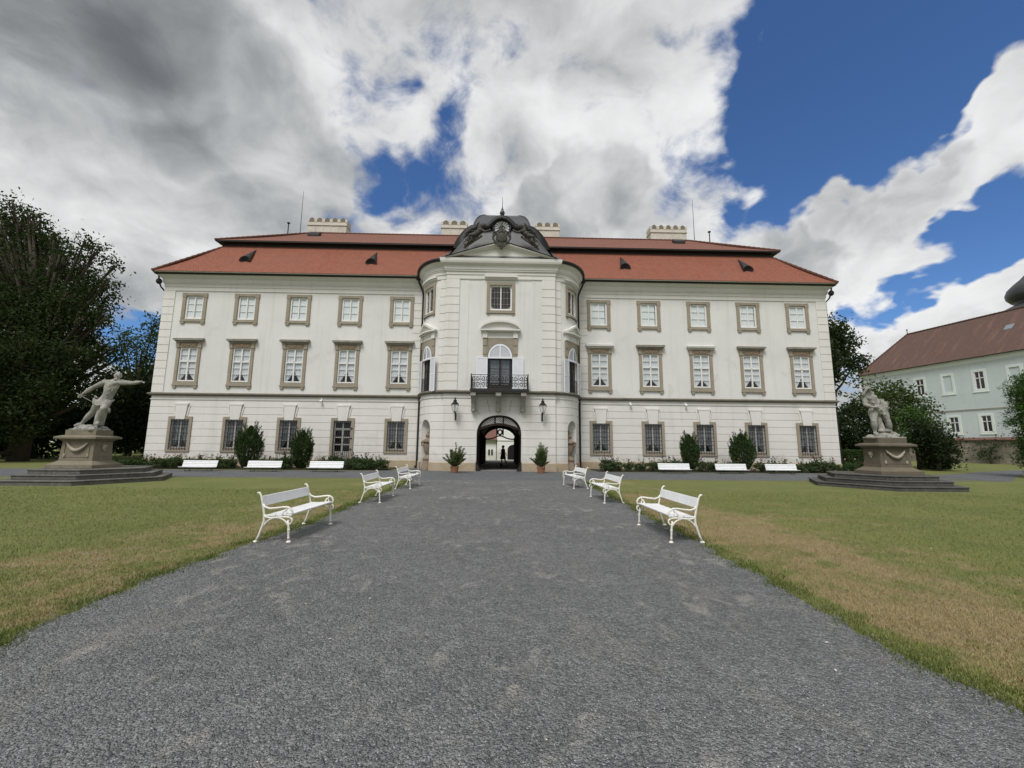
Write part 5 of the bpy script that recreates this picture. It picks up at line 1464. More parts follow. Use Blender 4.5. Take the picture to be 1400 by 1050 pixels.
pot_plant((-2.56, 25.15, .004), 'leafy shrub in a terracotta tub at the gate, lunging statue side', 5)
pot_plant((2.52, 25.35, .004), 'leafy shrub in a terracotta tub at the gate, bowed statue side', 9, 1.03)
for sg, lb in ((-1, 'weathered stone vase in the wall niche on the lunging statue side of the gate'), (1, 'weathered stone vase in the wall niche on the bowed statue side of the gate')):
    x, y = curve_pt(sg, NC, -.30)
    root = thing('stone_vase', (x, y, .005), 0, lb, 'vase', 'stone vases in the gate niches')
    g = MB(); g.lathe([(.46, 0), (.46, .12), (.40, .30), (.34, .55), (.33, .62)], n=8); g.build('pedestal', 'urn_stone', root)
    g = MB(); g.lathe([(.33, .62), (.36, .68), (.33, .78), (.22, .86), (.17, .95), (.20, 1.02), (.27, 1.2), (.31, 1.45), (.33, 1.62), (.28, 1.68), (.36, 1.76), (.38, 1.86), (.30, 1.93), (.20, 1.99), (.17, 2.06)], n=24)
    for q in range(14): a = 2*PI*q/14; g.ball((.34*math.cos(a), .34*math.sin(a), 1.80+.03*math.sin(q*2.2)), (.09, .09, .10), 7, 5)
    for q in (-1, 1): g.tube([(q*.30, 0, 1.5), (q*.44, 0, 1.6), (q*.47, 0, 1.75), (q*.40, 0, 1.86)], .055, 6)
    organic(g, 'vase_body', 'urn_stone', root, .022, 1)
    g = MB(); g.lathe([(.15, 2.04), (.19, 2.12), (.22, 2.2), (.16, 2.3), (.10, 2.36), (.13, 2.42), (.09, 2.52), (.03, 2.62)], n=14)
    for q in range(6): g.ball((.15*math.cos(q), .15*math.sin(q), 2.2+.03*q%.1), .07, 7, 5)
    organic(g, 'lid', 'urn_stone', root, .02, 1)
for x, lb in ((-2.76, 'black wall lantern beside the balcony on the lunging statue side'), (2.72, 'black wall lantern beside the balcony on the bowed statue side')):
    root = thing('wall_lantern', (x, YF, 0), 0, lb, 'lantern', 'black lanterns on the gatehouse front')
    g = MB(); g.tube([(0, 0, 3.25), (0, -.12, 3.22), (0, -.34, 3.30), (0, -.48, 3.46), (0, -.50, 3.62)], .020, 7); g.tube([(0, -.02, 3.52), (0, -.16, 3.46), (0, -.30, 3.30)], .014, 6)
    g.tube([(0, -.22+.07*math.cos(q)*(1-q/9), 3.36+.07*math.sin(q)*(1-q/9)) for q in np.linspace(0, 6, 14)], .010, 5); g.box(-.05, .05, -.03, .0, 3.15, 3.62)
    g.build('bracket', 'iron', root)
    g = MB(); zb, zt_ = 3.64, 4.10
    for q in range(4):
        a = q*PI/2; c, s_ = math.cos(a), math.sin(a)
        g.tube([(c*.105, -.5+s_*.105, zb), (c*.235, -.5+s_*.235, zt_)], .011, 5)
    for z, r in ((zb, .105), (zt_, .235)): g.tube([(r*math.cos(q*PI/2), -.5+r*math.sin(q*PI/2), z) for q in range(4)], .013, 5, closed=True)
    g.lathe([(.26, zt_), (.12, zt_+.16), (.10, zt_+.18), (.10, zt_+.25), (.13, zt_+.26), (.04, zt_+.32), (.05, zt_+.37), (.012, zt_+.46)], (0, -.5, 0), 4); g.lathe([(.03, 3.56), (.06, 3.6), (.11, 3.65)], (0, -.5, 0), 8)
    g.build('lantern_frame', 'iron', root)
    g = MB(); g.lathe([(.098, zb+.01), (.222, zt_-.01)], (0, -.5, 0), 4); o = g.build('pane', 'window_glass', root)
    g = MB(); g.lathe([(.02, 3.7), (.05, 3.74), (.055, 3.9), (.02, 3.96)], (0, -.5, 0), 10); g.build('bulb', 'lamp_glass', root)
# small white cameras under the string course
for x, lb in ((-12.55, 'small white camera under the string course above the garden door side'), (9.35, 'small white camera under the string course over the second window from the mint-side downpipe'), (13.35, 'small white camera under the string course on the mint-house wing, farther from the gate')):
    root = thing('wall_camera', (x, YW, 4.66), 0, lb, 'camera', 'small white cameras on the facade')
    g = MB(); g.box(-.06, .06, -.08, 0, -.04, .10); g.tube([(0, -.06, .0), (0, -.17, -.06)], .03, 8); g.build('mount', 'white_paint', root, bevel=.008)
    g = MB(); g.ball((0, -.18, -.10), (.09, .09, .09), 12, 8); g.build('lens_dome', 'white_paint', root, smooth=True)

# ---------------------------------------------------------------- person crossing the passage
root = thing('person', (.29, 34.6, .008), 0, 'dark silhouetted person in a knee-length dress walking through the gate passage', 'person')
g = MB()
H = 1.60/1.62
P = lambda x, y, z: (x*H, y*H, z*H)
g.ball(P(-.02, 0, 1.50), (.085*H, .10*H, .115*H), 12, 9); g.ball(P(-.10, 0, 1.485), (.02, .02, .025)); g.ball(P(-.09, -.03, 1.45), (.03, .03, .02))
g.limb(P(-.01, 0, 1.42), P(.0, 0, 1.30), .05*H, .055*H)
g.limb(P(0, 0, 1.26), P(.01, 0, 1.02), .125*H, .115*H); g.ball(P(.0, 0, 1.25), (.11, .17, .09)); g.ball(P(.02, 0, .88), (.13, .16, .15))
for sy, hip, knee, ank, toe in ((1, (.03, .08, .86), (-.08, .08, .48), (-.10, .08, .07), (-.24, .08, .03)), (-1, (.03, -.08, .86), (.14, -.08, .48), (.36, -.08, .14), (.30, -.08, .03))):
    g.limb(P(*hip), P(*knee), .085*H, .055*H); g.limb(P(*knee), P(*ank), .055*H, .035*H, .2); g.limb(P(*ank), P(*toe), .04*H, .03*H)
g.limb(P(0, .17, 1.28), P(.06, .21, 1.03), .047*H, .04*H); g.limb(P(.06, .21, 1.03), P(-.14, .19, .97), .038*H, .028*H)
g.limb(P(0, -.17, 1.28), P(.15, -.2, 1.06), .047*H, .04*H); g.limb(P(.15, -.2, 1.06), P(.26, -.2, .88), .038*H, .028*H)
for hx, hy, hz, dx, dz in ((-.19, .19, .965, -1, 0), (.30, -.2, .83, .5, -.85)):
    g.ball(P(hx, hy, hz), (.042, .022, .035), 8, 6)
    for q in range(4): a = -.5+.3*q; g.limb(P(hx+dx*.03, hy, hz+dz*.02+.018-.012*q), P(hx+dx*(.075+.012*(q in (1, 2))), hy+.01*(q-1.5), hz+dz*.07+.018-.014*q), .008, .006, n=6)
    g.limb(P(hx+dx*.01, hy, hz+.03), P(hx+dx*.05, hy, hz+.055), .009, .007, n=6)
organic(g, 'body', 'person_skin', root, .012, 2)
g = MB(); g.lathe([(.24, .50), (.23, .62), (.19, .82), (.155, .98), (.165, 1.12), (.17, 1.24), (.12, 1.33), (.07, 1.36)], (.01, 0, 0), 16, H*1.02, H*1.05)
for v in range(len(g.v)): g.v[v] = (g.v[v][0], g.v[v][1], g.v[v][2]*H)
for sy in (-1, 1): g.limb(P(0, sy*.16, 1.29), P(.03+.02*sy, sy*.2, 1.12), .068*H, .062*H)
organic(g, 'dress', 'person_cloth', root, .014, 2)
g = MB(); g.ball(P(.012, 0, 1.525), (.092*H, .108*H, .112*H), 12, 9); g.ball(P(.10, 0, 1.54), (.05, .05, .05)); g.ball(P(.03, 0, 1.44), (.07, .09, .07)); organic(g, 'hair', 'person_hair', root, .014, 1)
# ---------------------------------------------------------------- the two monuments
def hand(g, w, d, up, r=.05, curl=.4):
    """palm at w pointing along d, five bent fingers, thumb from the side of the palm"""
    w, d, up = Vector(w), Vector(d).normalized(), Vector(up).normalized(); s = d.cross(up).normalized(); up = s.cross(d)
    g.limb(w, w+d*r*1.4, r*.62, r*.78)
    for q, L in zip((-1.5, -.5, .5, 1.5), (1.2, 1.5, 1.4, 1.05)):
        b = w+d*r*1.9+s*r*.40*q; k1 = b+(d*math.cos(curl*.5)-up*math.sin(curl*.5))*r*L*.7; k2 = k1+(d*math.cos(curl*2)-up*math.sin(curl*2))*r*L*.65
        g.limb(w+d*r*1.1+s*r*.36*q, k1, r*.25, r*.21, n=7); g.limb(k1, k2, r*.21, r*.17, n=7)
    t = w+d*r*.5-s*r*.6; k = t+(d*.6-s*.8)*r*.8; g.limb(t, k, r*.30, r*.24, n=7); g.limb(k, k+(d*.95-s*.2)*r*.75, r*.24, r*.19, n=7)
def foot(g, a, t, r=.06):
    a, t = Vector(a), Vector(t); g.limb(a, a.lerp(t, .55), r*.95, r*.95); g.limb(a.lerp(t, .3), t, r*.95, r*.62)
    d = (t-a).normalized(); s = Vector((-d.y, d.x, 0))
    for q in range(5): g.ball(t+d*r*(.35-.08*q)+s*r*.32*(q-2)-Vector((0, 0, r*.2)), r*(.36-.04*q), 7, 5)
def head(g, c, face, up, r=.13, beard=0):
    """skull, brow, nose, cheeks, chin, ears and curly hair; face = facing direction"""
    c, f, up = Vector(c), Vector(face).normalized(), Vector(up).normalized(); s = f.cross(up).normalized(); up = s.cross(f)
    M = Matrix((s, f, up)).transposed(); P = lambda x, y, z: c+s*x*r+f*y*r+up*z*r
    g.ball(P(0, -.05, .15), (r*.80, r*.95, r*1.0), 14, 10, M); g.ball(P(0, .25, -.45), (r*.58, r*.62, r*.62), 12, 8, M)
    g.ball(P(0, .62, -.88), (r*.26, r*.24, r*.22), 8, 6, M); g.limb(P(0, .92, .12), P(0, 1.10, -.22), r*.10, r*.17, n=8)
    g.limb(P(-.42, .82, .22), P(.42, .82, .22), r*.13, r*.13, n=8)
    for q in (-1, 1):
        g.ball(P(q*.34, .78, .05), r*.14, 8, 6, M); g.ball(P(q*.42, .62, -.25), (r*.24, r*.25, r*.22), 8, 6, M); g.ball(P(q*.82, -.05, -.08), (r*.10, r*.2, r*.28), 8, 6, M)
    g.limb(P(-.2, .86, -.5), P(.2, .86, -.5), r*.09, r*.09, n=7); g.limb(P(-.16, .84, -.62), P(.16, .84, -.62), r*.09, r*.09, n=7)
    for q in range(44):
        a, b = random.uniform(0, 2*PI), random.uniform(-.15, 1.)
        d = Vector((math.cos(a)*math.sqrt(1-b*b) if b < 1 else 0, math.sin(a)*math.sqrt(max(0, 1-b*b)), b))
        if d.y > .45 and d.z < .55: continue
        g.ball(P(d.x*.80, d.y*.90-.06, d.z*.96+.15), r*random.uniform(.16, .22), 7, 5)
    if beard:
        for q in range(22):
            x = random.uniform(-.5, .5); g.ball(P(x, .62+.2*random.random()-.3*abs(x), -.75-random.random()*.5), r*.2, 6, 5)
def torso(g, neck, sh_l, sh_r, waist, hip_l, hip_r, front, k=1.):
    neck, sl_, sr_, w, hl, hr, f = map(Vector, (neck, sh_l, sh_r, waist, hip_l, hip_r, front)); f.normalize()
    ch = (sl_+sr_)/2*.78+w*.22; pel = (hl+hr)/2
    ax = (ch-w).normalized(); s = (sr_-sl_).normalized(); M = Matrix((s, f, ax)).transposed()
    g.ball(ch, (.235*k, .155*k, .22*k), 14, 10, M); g.limb(ch, w, .185*k, .150*k); g.limb(w, pel, .152*k, .165*k)
    g.limb(sl_*.92+sr_*.08, sr_*.92+sl_*.08, .095*k, .095*k); g.limb(neck, ch+ax*.12*k, .075*k, .10*k)
    g.limb(hl, hr, .135*k, .135*k)
    for q in (-1, 1):      # chest, ribs, shoulders, belly muscles
        c = ch+s*q*.105*k+f*.105*k+ax*.04*k; g.ball(c, (.115*k, .065*k, .085*k), 12, 8, M)
        g.ball(ch+s*q*.19*k-ax*.04*k, (.07*k, .10*k, .16*k), 10, 8, M)
        for j in range(3): t = .18+.27*j; g.ball(ch.lerp(pel, t+.12)+s*q*.052*k+f*(.130-.012*j)*k, (.050*k, .035*k, .048*k), 8, 6, M)
        g.limb((sl_ if q < 0 else sr_)*.55+neck*.45, neck, .06*k, .05*k)
    for q in (-1, 1):
        for j in range(4):     # ribs and flank
            a_ = ch-ax*(.05+.055*j)*k+s*q*(.15-.006*j)*k+f*.09*k; g.limb(a_, a_+s*q*.045*k-f*.05*k-ax*.02*k, .022*k, .018*k, n=6)
        g.limb(pel+s*q*.10*k+f*.11*k+ax*.05*k, pel+s*q*.02*k+f*.13*k-ax*.09*k, .035*k, .03*k, n=7)
        g.limb(neck+f*.03*k, ch+s*q*.17*k+ax*.15*k+f*.09*k, .026*k, .024*k, n=6)
    g.ball(sl_, .105*k); g.ball(sr_, .105*k)
def arm(g, sh, el, wr, k=1.): g.limb(sh, el, .088*k, .066*k, .13); g.limb(el, wr, .069*k, .045*k, .18)
def leg(g, hip, kn, an, k=1.):
    hip, kn, an = Vector(hip), Vector(kn), Vector(an)
    g.limb(hip, kn, .140*k, .088*k, .08); g.ball(kn, .092*k); g.limb(kn, an, .084*k, .052*k, .30)
def drape(g, pts, r, folds=5, amp=.03):
    for q in range(folds):
        g.tube([Vector(p)+Vector((amp*math.sin(q*2.1+i), amp*math.cos(q*1.7+i), amp*1.4*(q-folds/2))) for i, p in enumerate(pts)], [r*(.75+.25*math.sin(i*1.3+q)) for i in range(len(pts))], 8)
def monument(loc, mirror, label, fig_fn, dark=False):
    s = -1 if mirror else 1          # s=+1: the platform's corner points to -x... the mask side looks at the drive
    cx, cy = loc
    root = thing('statue', (cx, cy, 0), 0, label, 'statue', 'baroque stone figures on stepped pedestals')
    sm, pm = ('step_stone_shaded', 'pedestal_stone_shaded') if dark else ('step_stone', 'pedestal_stone')  # dark selects the stone copies with shade in their colour
    for i in range(3):
        rr = 2.76-.40*i; g = MB(); ox = -s*.22
        hexa = [(ox+rr*math.cos(PI/3*q), .28+rr*math.sin(PI/3*q)) for q in range(6)]
        g.prism_z(hexa, .18*i-.06*(i == 0)-.003, .18*(i+1)-.05)
        big = [(ox+(rr+.03)*math.cos(PI/3*q), .28+(rr+.03)*math.sin(PI/3*q)) for q in range(6)]
        g.prism_z(big, .18*(i+1)-.052, .18*(i+1))
        g.build('step', sm, root, bevel=.02)
    W, Dp = .65, .42
    g = MB(); z = .54
    g.box(-W-.27, W+.27, -Dp-.27, Dp+.27, z, z+.14); g.frustum((-W-.25, W+.25, -Dp-.25, Dp+.25), (-W-.03, W+.03, -Dp-.03, Dp+.03), z+.14, z+.30)
    g.frustum((-W-.02, W+.02, -Dp-.02, Dp+.02), (-W+.01, W-.01, -Dp+.01, Dp-.01), z+.30, 1.62)
    g.frustum((-W, W, -Dp, Dp), (-W-.12, W+.12, -Dp-.12, Dp+.12), 1.62, 1.72); g.box(-W-.19, W+.19, -Dp-.19, Dp+.19, 1.72, 1.80); g.frustum((-W-.19, W+.19, -Dp-.19, Dp+.19), (-W-.02, W+.02, -Dp-.02, Dp+.02), 1.80, 1.86)
    g.box(-W+.03, W-.03, -Dp+.03, Dp-.03, 1.86, 2.08)
    # panel mouldings: long face and the narrow face towards the drive
    for a, b, c, d in ((-.50, .50, .98, 1.0), (-.50, -.48, 1.0, 1.5), (.48, .5, 1.0, 1.5)): g.box(a, b, -Dp-.03, -Dp+.05, c, d)
    xs_ = s*(-W-.025); g.box(min(xs_, xs_+s*.06), max(xs_, xs_+s*.06), -.2, .2, 1.0, 1.2)
    ped = g.build('pedestal', pm, root, bevel=.012)
    g = MB()
    pts = [(-.42+.84*t, -Dp-.03-.03*math.sin(PI*t), 1.55-.30*math.sin(PI*t)) for t in np.linspace(0, 1, 15)]
    g.tube(pts, [.03+.04*math.sin(PI*i/14) for i in range(15)], 10)
    for i in range(40): p = pts[random.randrange(1, 14)]; g.ball((p[0]+random.uniform(-.03, .03), p[1]-.03, p[2]+random.uniform(-.04, .04)), random.uniform(.02, .032), 6, 5)
    organic(g, 'garland', 'garland_stone', ped, .012, 1)
    for x in (-.46, .46):
        g = MB(); g.ball((x, -Dp-.02, 1.03), (.05, .05, .08)); g.ball((x, -Dp-.03, 1.1), (.03, .03, .04)); organic(g, 'boss', 'garland_stone', ped, .012, 1)
    g = MB(); X = s*(-W); g.ball((X-s*.02, 0, 1.38), (.07, .10, .12)); g.ball((X-s*.08, 0, 1.36), (.03, .03, .04)); g.ball((X-s*.05, -.08, 1.45), .04); g.ball((X-s*.05, .08, 1.45), .04); g.ball((X-s*.04, 0, 1.25), (.04, .05, .04))
    organic(g, 'mask', 'garland_stone', ped, .012, 1)
    fig_fn(root)
    return root
K = 1.24
def swordsman(root):
    def J(px, py, d=0.): return Vector(((px-390)*.00324, d, (930-py)*.00324+2.08))
    g = MB()
    nk, sl_, sr_ = J(632, 275), J(482, 300, .02), J(705, 300, -.02); w = J(555, 470, 0); hl, hr = J(455, 560, .03), J(560, 570, -.06)
    torso(g, nk, sl_, sr_, w, hl, hr, (.35, -1, .1), K)
    head(g, J(650, 220, -.03), (.62, -.9, .08), (.12, 0, 1), .118*K, 1)
    g.limb(J(645, 250, -.02), nk, .07*K, .08*K)
    arm(g, sl_, J(305, 372, .10), J(225, 455, .02), K); hand(g, J(222, 460, .02), (-.75, -.25, -.55), (0, -1, .3), .06*K, .9)
    arm(g, sr_, J(880, 312, -.12), J(990, 300, -.22), K); hand(g, J(995, 299, -.22), (1, -.35, .05), (0, 0, 1), .058*K, .5)
    leg(g, hl, J(375, 690, .05), J(240, 835, .12), K); foot(g, J(235, 845, .12), J(185, 868, .02), .062*K)
    kn = J(600, 655, -.30); leg(g, hr, kn, J(505, 815, -.10), K); foot(g, J(505, 830, -.10), J(560, 855, -.34), .062*K)
    fig = organic(g, 'figure', 'statue_stone', root, .0115, 1)
    # loincloth wound about the hips
    g = MB()
    for q in range(5):
        drape(g, [J(392, 500+15*q, .10), J(405, 520+15*q, -.10), J(480, 552+13*q, -.20), J(560, 560+9*q, -.21), J(612, 548+7*q, -.06), J(600, 530, .10), J(470, 500, .15)], .034, 2, .016)
    drape(g, [J(395, 510, .02), J(415, 485, -.08), J(450, 500, -.14)], .035, 3, .015)
    drape(g, [J(575, 585, -.26), J(610, 625, -.22), J(632, 668, -.14), J(628, 690, -.10)], .042, 4, .02); drape(g, [J(480, 600, -.1), J(470, 660, .02), J(455, 720, .06)], .05, 4, .02)
    organic(g, 'loincloth', 'statue_stone', fig, .013, 1)
    g = MB(); g.tube([J(450, 650, .12), J(440, 760, .1), J(460, 860, .06)], [.12, .11, .15], 10); drape(g, [J(470, 640, .05), J(450, 760, .0), J(470, 860, -.02)], .06, 4, .03)
    g.tube([J(540, 600, .05), J(520, 740, .05), J(500, 860, .02)], [.09, .09, .12], 9); organic(g, 'support', 'statue_stone', root, .014, 1)
    g = MB(); g.tube([J(150, 448, -.02), J(240, 500, .0), J(385, 580, .05)], [.012, .016, .010], 7); g.tube([J(215, 505, -.08), J(255, 470, .08)], .014, 6); g.build('sword', 'statue_stone', fig, smooth=True)
    rock(root, -.56, .56)
def rock(root, x0, x1):
    g = MB()
    for i in range(26):
        x = random.uniform(x0, x1); y = random.uniform(-.3, .3); h = .16*max(0.1, 1-(x/x1)**2)+.03
        g.ball((x, y, 2.08+h*.3), (random.uniform(.12, .22), random.uniform(.12, .2), h), 9, 6)
    g.box(x0, x1, -.34, .34, 2.075, 2.13)
    organic(g, 'rock_base', 'statue_stone', root, .018, 1)
def huntsman(root):
    def J(px, py, d=0.): return Vector(((px-650)*.00307, d, (905-py)*.00307+2.08))
    g = MB()
    nk, sl_, sr_ = J(485, 285), J(420, 330, -.05), J(580, 320, .06); w = J(555, 430, 0); hl, hr = J(520, 520, -.03), J(680, 530, .02)
    torso(g, nk, sl_, sr_, w, hl, hr, (-.25, -1, .0), K*1.03)
    head(g, J(455, 222, -.06), (-.72, -.75, -.25), (-.1, -.1, 1), .125*K, 1)
    g.limb(J(465, 250, -.03), nk, .07*K, .08*K)
    el = J(395, 430, -.12); arm(g, sl_, el, J(455, 470, -.28), K); hand(g, J(465, 470, -.28), (1, -.3, .1), (0, -.6, 1), .058*K, .9)
    g.limb(J(440, 310, .0), J(372, 285, -.14), .075*K, .06*K); g.limb(J(372, 285, -.14), J(395, 215, -.24), .058*K, .042*K); hand(g, J(398, 210, -.24), (.8, -.1, .35), (0, -.5, 1), .055*K, .5)
    g.ball(J(425, 188, -.12), (.20, .17, .035), 14, 6, Euler((.1, -.15, 0)).to_matrix()); g.ball(J(465, 180, -.04), (.13, .13, .07))
    arm(g, sr_, J(640, 400, .10), J(610, 480, -.15), K); hand(g, J(605, 485, -.15), (-.8, -.5, -.3), (0, -1, .4), .058*K, .8)
    leg(g, hl, J(492, 665, -.12), J(520, 815, -.02), K*1.02); foot(g, J(520, 830, -.02), J(480, 862, -.26), .064*K)
    leg(g, hr, J(712, 665, -.06), J(765, 810, .04), K*1.02); foot(g, J(768, 825, .04), J(815, 860, -.16), .064*K)
    fig = organic(g, 'figure', 'statue_stone', root, .0115, 1)
    g = MB()     # pelt and pleated cloth on the hip
    for q in range(11):      # pleats fanning out from the belt
        a_ = R(78-14.5*q); r_ = 128+14*math.sin(q*2.3); e_ = (600+r_*math.cos(a_), 455-r_*.86*math.sin(a_))
        g.tube([J(598, 455, -.17), J((598+e_[0])/2, (455+e_[1])/2, -.21), J(*e_, -.12)], [.03, .038, .042], 7)
        g.tube([J(600, 455, .02), J((600+e_[0])/2, (455+e_[1])/2, -.08), J(e_[0]-8, e_[1], .0)], [.06, .08, .06], 7)
    for q in range(3): drape(g, [J(640, 540-10*q, -.18), J(560, 500-8*q, -.20), J(500, 470-6*q, -.17)], .045, 2, .02)
    drape(g, [J(600, 420, .1), J(590, 340, .12), J(540, 290, .12)], .07, 4, .03); drape(g, [J(640, 520, -.2), J(620, 570, -.2), J(640, 600, -.16)], .06, 3)
    organic(g, 'drapery', 'statue_stone', fig, .013, 1)
    g = MB(); g.tube([J(600, 560, .02), J(605, 660, .0), J(620, 760, -.02), J(640, 850, -.02)], [.10, .10, .12, .18], 10)
    for q in range(9): g.ball(J(570+16*q, 800+8*math.sin(q), -.12), (.10, .10, .07), 8, 6)
    g.ball(J(650, 800, -.1), (.20, .18, .09)); organic(g, 'support', 'statue_stone', root, .014, 1)
    g = MB(); g.tube([J(600, 340, .12), J(615, 290, .14)], .02, 6); g.tube([J(640, 400, .13), J(590, 230, .16)], [.05, .06], 8); g.build('quiver', 'statue_stone', fig, smooth=True)
    rock(root, -.70, .70)
monument((-17.1, 18.25), True, 'stone swordsman lunging with one arm stretched out, on a stepped pedestal before the dark trees', swordsman)
monument((16.98, 18.3), False, 'stone huntsman standing bowed with legs apart, on a stepped pedestal before the mint house', huntsman, True)
# ---------------------------------------------------------------- trees and shrubs
def tree(name, base, lobes, label, cat, leaf, mat, group=None, trunk=.35, dens=1., aspect=.55, clump=.55, core=True, flat=.75):
    bx, by = base
    root = thing(name, (bx, by, 0), 0, label, cat, group)
    C = []
    for (cx, cy, cz), (rx, ry, rz), k in lobes:
        area = ((rx*ry)**1.6+(rx*rz)**1.6+(ry*rz)**1.6)/3; area = 4*PI*area**(1/1.6)
        ncl = max(6, int(area*1.5*dens*k)); per = max(12, int(26*k))
        cen = np.array([cx-bx, cy-by, cz])+in_ball(ncl, .38)*np.array([rx, ry, rz])
        cen = cen[cen[:, 2] > .15]; ncl = len(cen)
        sp = RNG.uniform(.6, 1.3, ncl)*clump
        pts = cen[:, None, :]+RNG.normal(size=(ncl, per, 3))*sp[:, None, None]*np.array([1, 1, flat])
        C.append(pts.reshape(-1, 3))
    C = np.concatenate(C); C = C[C[:, 2] > .08]
    np_mesh('crown', leaf_quads(C, leaf, aspect, .25), 4, mat, root)
    if trunk:
        g = MB(); top = max(l[0][2] for l in lobes)*.8
        g.tube([(0, 0, -.1), (.1*trunk, 0, top*.2), (-.3*trunk, .2*trunk, top*.55), (.2*trunk, 0, top)], [trunk*1.35, trunk, trunk*.75, trunk*.2], 9)
        for (cx, cy, cz), (rx, ry, rz), k in lobes:
            z0 = min(cz*.6, top*.6); e = Vector((cx-bx, cy-by, cz)); s_ = Vector((0, 0, z0)); md = s_.lerp(e, .5)+Vector((0, 0, -.06*(e-s_).length))
            g.tube([s_, md, e], [trunk*.45, trunk*.3, trunk*.12], 6)
            for q in range(5):
                f = e+Vector((random.uniform(-1, 1)*rx, random.uniform(-1, 1)*ry, random.uniform(-.4, .8)*rz))*.6; g.tube([md.lerp(e, .6), f], [trunk*.10, trunk*.03], 5)
        g.build('trunk', 'bark', root, smooth=True)
    return root
TG = 'dark park trees beside the palace'
def ragged_lobes(lst, seed, n=5, out=1.0):
    """add small side tufts round every lobe so the crown's outline breaks up"""
    rr = random.Random(seed); res = []
    for (c, r, k) in lst:
        res.append((c, tuple(q*.86 for q in r), k))
        for i in range(n):
            d = Vector((rr.gauss(0, 1), rr.gauss(0, .6), rr.gauss(.25, .8))).normalized(); f = rr.uniform(.22, .40)
            res.append(((c[0]+d.x*r[0]*out, c[1]+d.y*r[1]*out, c[2]+d.z*r[2]*out), (max(.5, r[0]*f), max(.5, r[1]*f), max(.45, r[2]*f*rr.uniform(.7, 1.3))), k*.8))
    return res
tree('linden_tree', (-38.2, 35), ragged_lobes([((-42.4, 35.5, 16.4), (3.4, 4, 4.6), .7), ((-41.4, 35, 20.6), (1.3, 1.3, 1.7), .6), ((-39.6, 35, 19.0), (1.25, 1.4, 2.0), .6), ((-43.8, 35, 20.6), (1.2, 1.2, 1.6), .7), ((-37.8, 35, 14.0), (3.0, 3.3, 3.4), .75),
    ((-36.6, 34.5, 17.0), (1.3, 1.6, 1.5), .5), ((-34.6, 34.5, 16.8), (1.7, 1.9, 1.9), .55), ((-33.5, 34.3, 14.2), (1.5, 1.7, 1.6), .55), ((-34.8, 34, 11.6), (2.2, 2.4, 2.3), .8), ((-32.9, 34, 11.3), (1.2, 1.3, 1.2), .55), ((-39.5, 33.5, 9.5), (4.6, 4, 4.6), .9), ((-34.2, 33.8, 6.8), (2.4, 2.6, 2.8), .9), ((-32.4, 34, 8.4), (1.3, 1.5, 1.2), .65), ((-38, 33, 4), (4.6, 3, 3.2), .9)], 3),
    'tall dark linden with a ragged crown, foremost behind the lunging statue', 'tree', .135, 'leaf_dark', TG, .5, 1.75, clump=.42)
tree('linden_tree', (-47, 38), ragged_lobes([((-47.5, 38, 15), (4.6, 5, 6.4), .8), ((-46, 37, 6.5), (5.2, 5, 5.6), .9), ((-45.0, 39, 18.5), (2.6, 3, 3.0), .8), ((-50, 38, 8), (5, 5, 7), .8)], 4),
    'dark broad tree at the very edge of the park, behind the ragged linden', 'tree', .17, 'leaf_dark', TG, .5, 1.2, clump=.5)
tree('maple_tree', (-42.6, 50), ragged_lobes([((-43.2, 50, 13.0), (2.1, 2.2, 2.3), .8), ((-40.5, 50, 14.0), (1.7, 2.2, 2.2), .9), ((-39.3, 50.5, 10.8), (2.0, 2.4, 3.2), 1.), ((-42.4, 50, 9.0), (2.0, 2.2, 2.2), .6), ((-39.6, 50, 6.0), (2.6, 2.6, 3.4), 1.), ((-45.5, 51, 8), (2.0, 2.2, 3), .7), ((-43, 50, 4.6), (3.4, 2.6, 3.2), 1.), ((-37.2, 50, 8), (2.4, 2.4, 6), .9)], 5, 3),
    'smaller leafy tree growing close to the palace corner, sky showing through it', 'tree', .16, 'leaf_mid', TG, .32, .8)
tree('yew_tree', (-33.3, 44), [((-33.6, 44, 5.2), (2.9, 2.4, 4.6), 1.), ((-31.6, 44, 3.2), (2.4, 2.2, 3.4), 1.), ((-36.5, 44, 4), (2.6, 2.4, 4), 1.)], 'very dark evergreen in the deep shade just beside the palace wall', 'tree', .19, 'leaf_deep', TG, .25, 1.)
tree('shade_shrub', (-45, 41), [((-50, 41, 3.2), (4, 2, 4), 1.), ((-44.5, 41, 3.4), (4, 2, 4.4), 1.), ((-39.5, 41, 3.0), (3.2, 2, 3.8), 1.)], 'black-green shrubbery filling the shade beneath the lindens', 'shrub', .22, 'leaf_deep', TG, .15, 1.)
tree('maple_tree', (-36.5, 58), [((-36.5, 58, 6), (4.5, 3, 6), 1.), ((-43.5, 60, 5), (4.5, 3, 5.2), 1.), ((-51, 60, 6), (5, 3, 6.5), 1.)], 'distant dark tree low behind the park, glimpsed between the trunks', 'tree', .28, 'leaf_deep', TG, .3, .8)
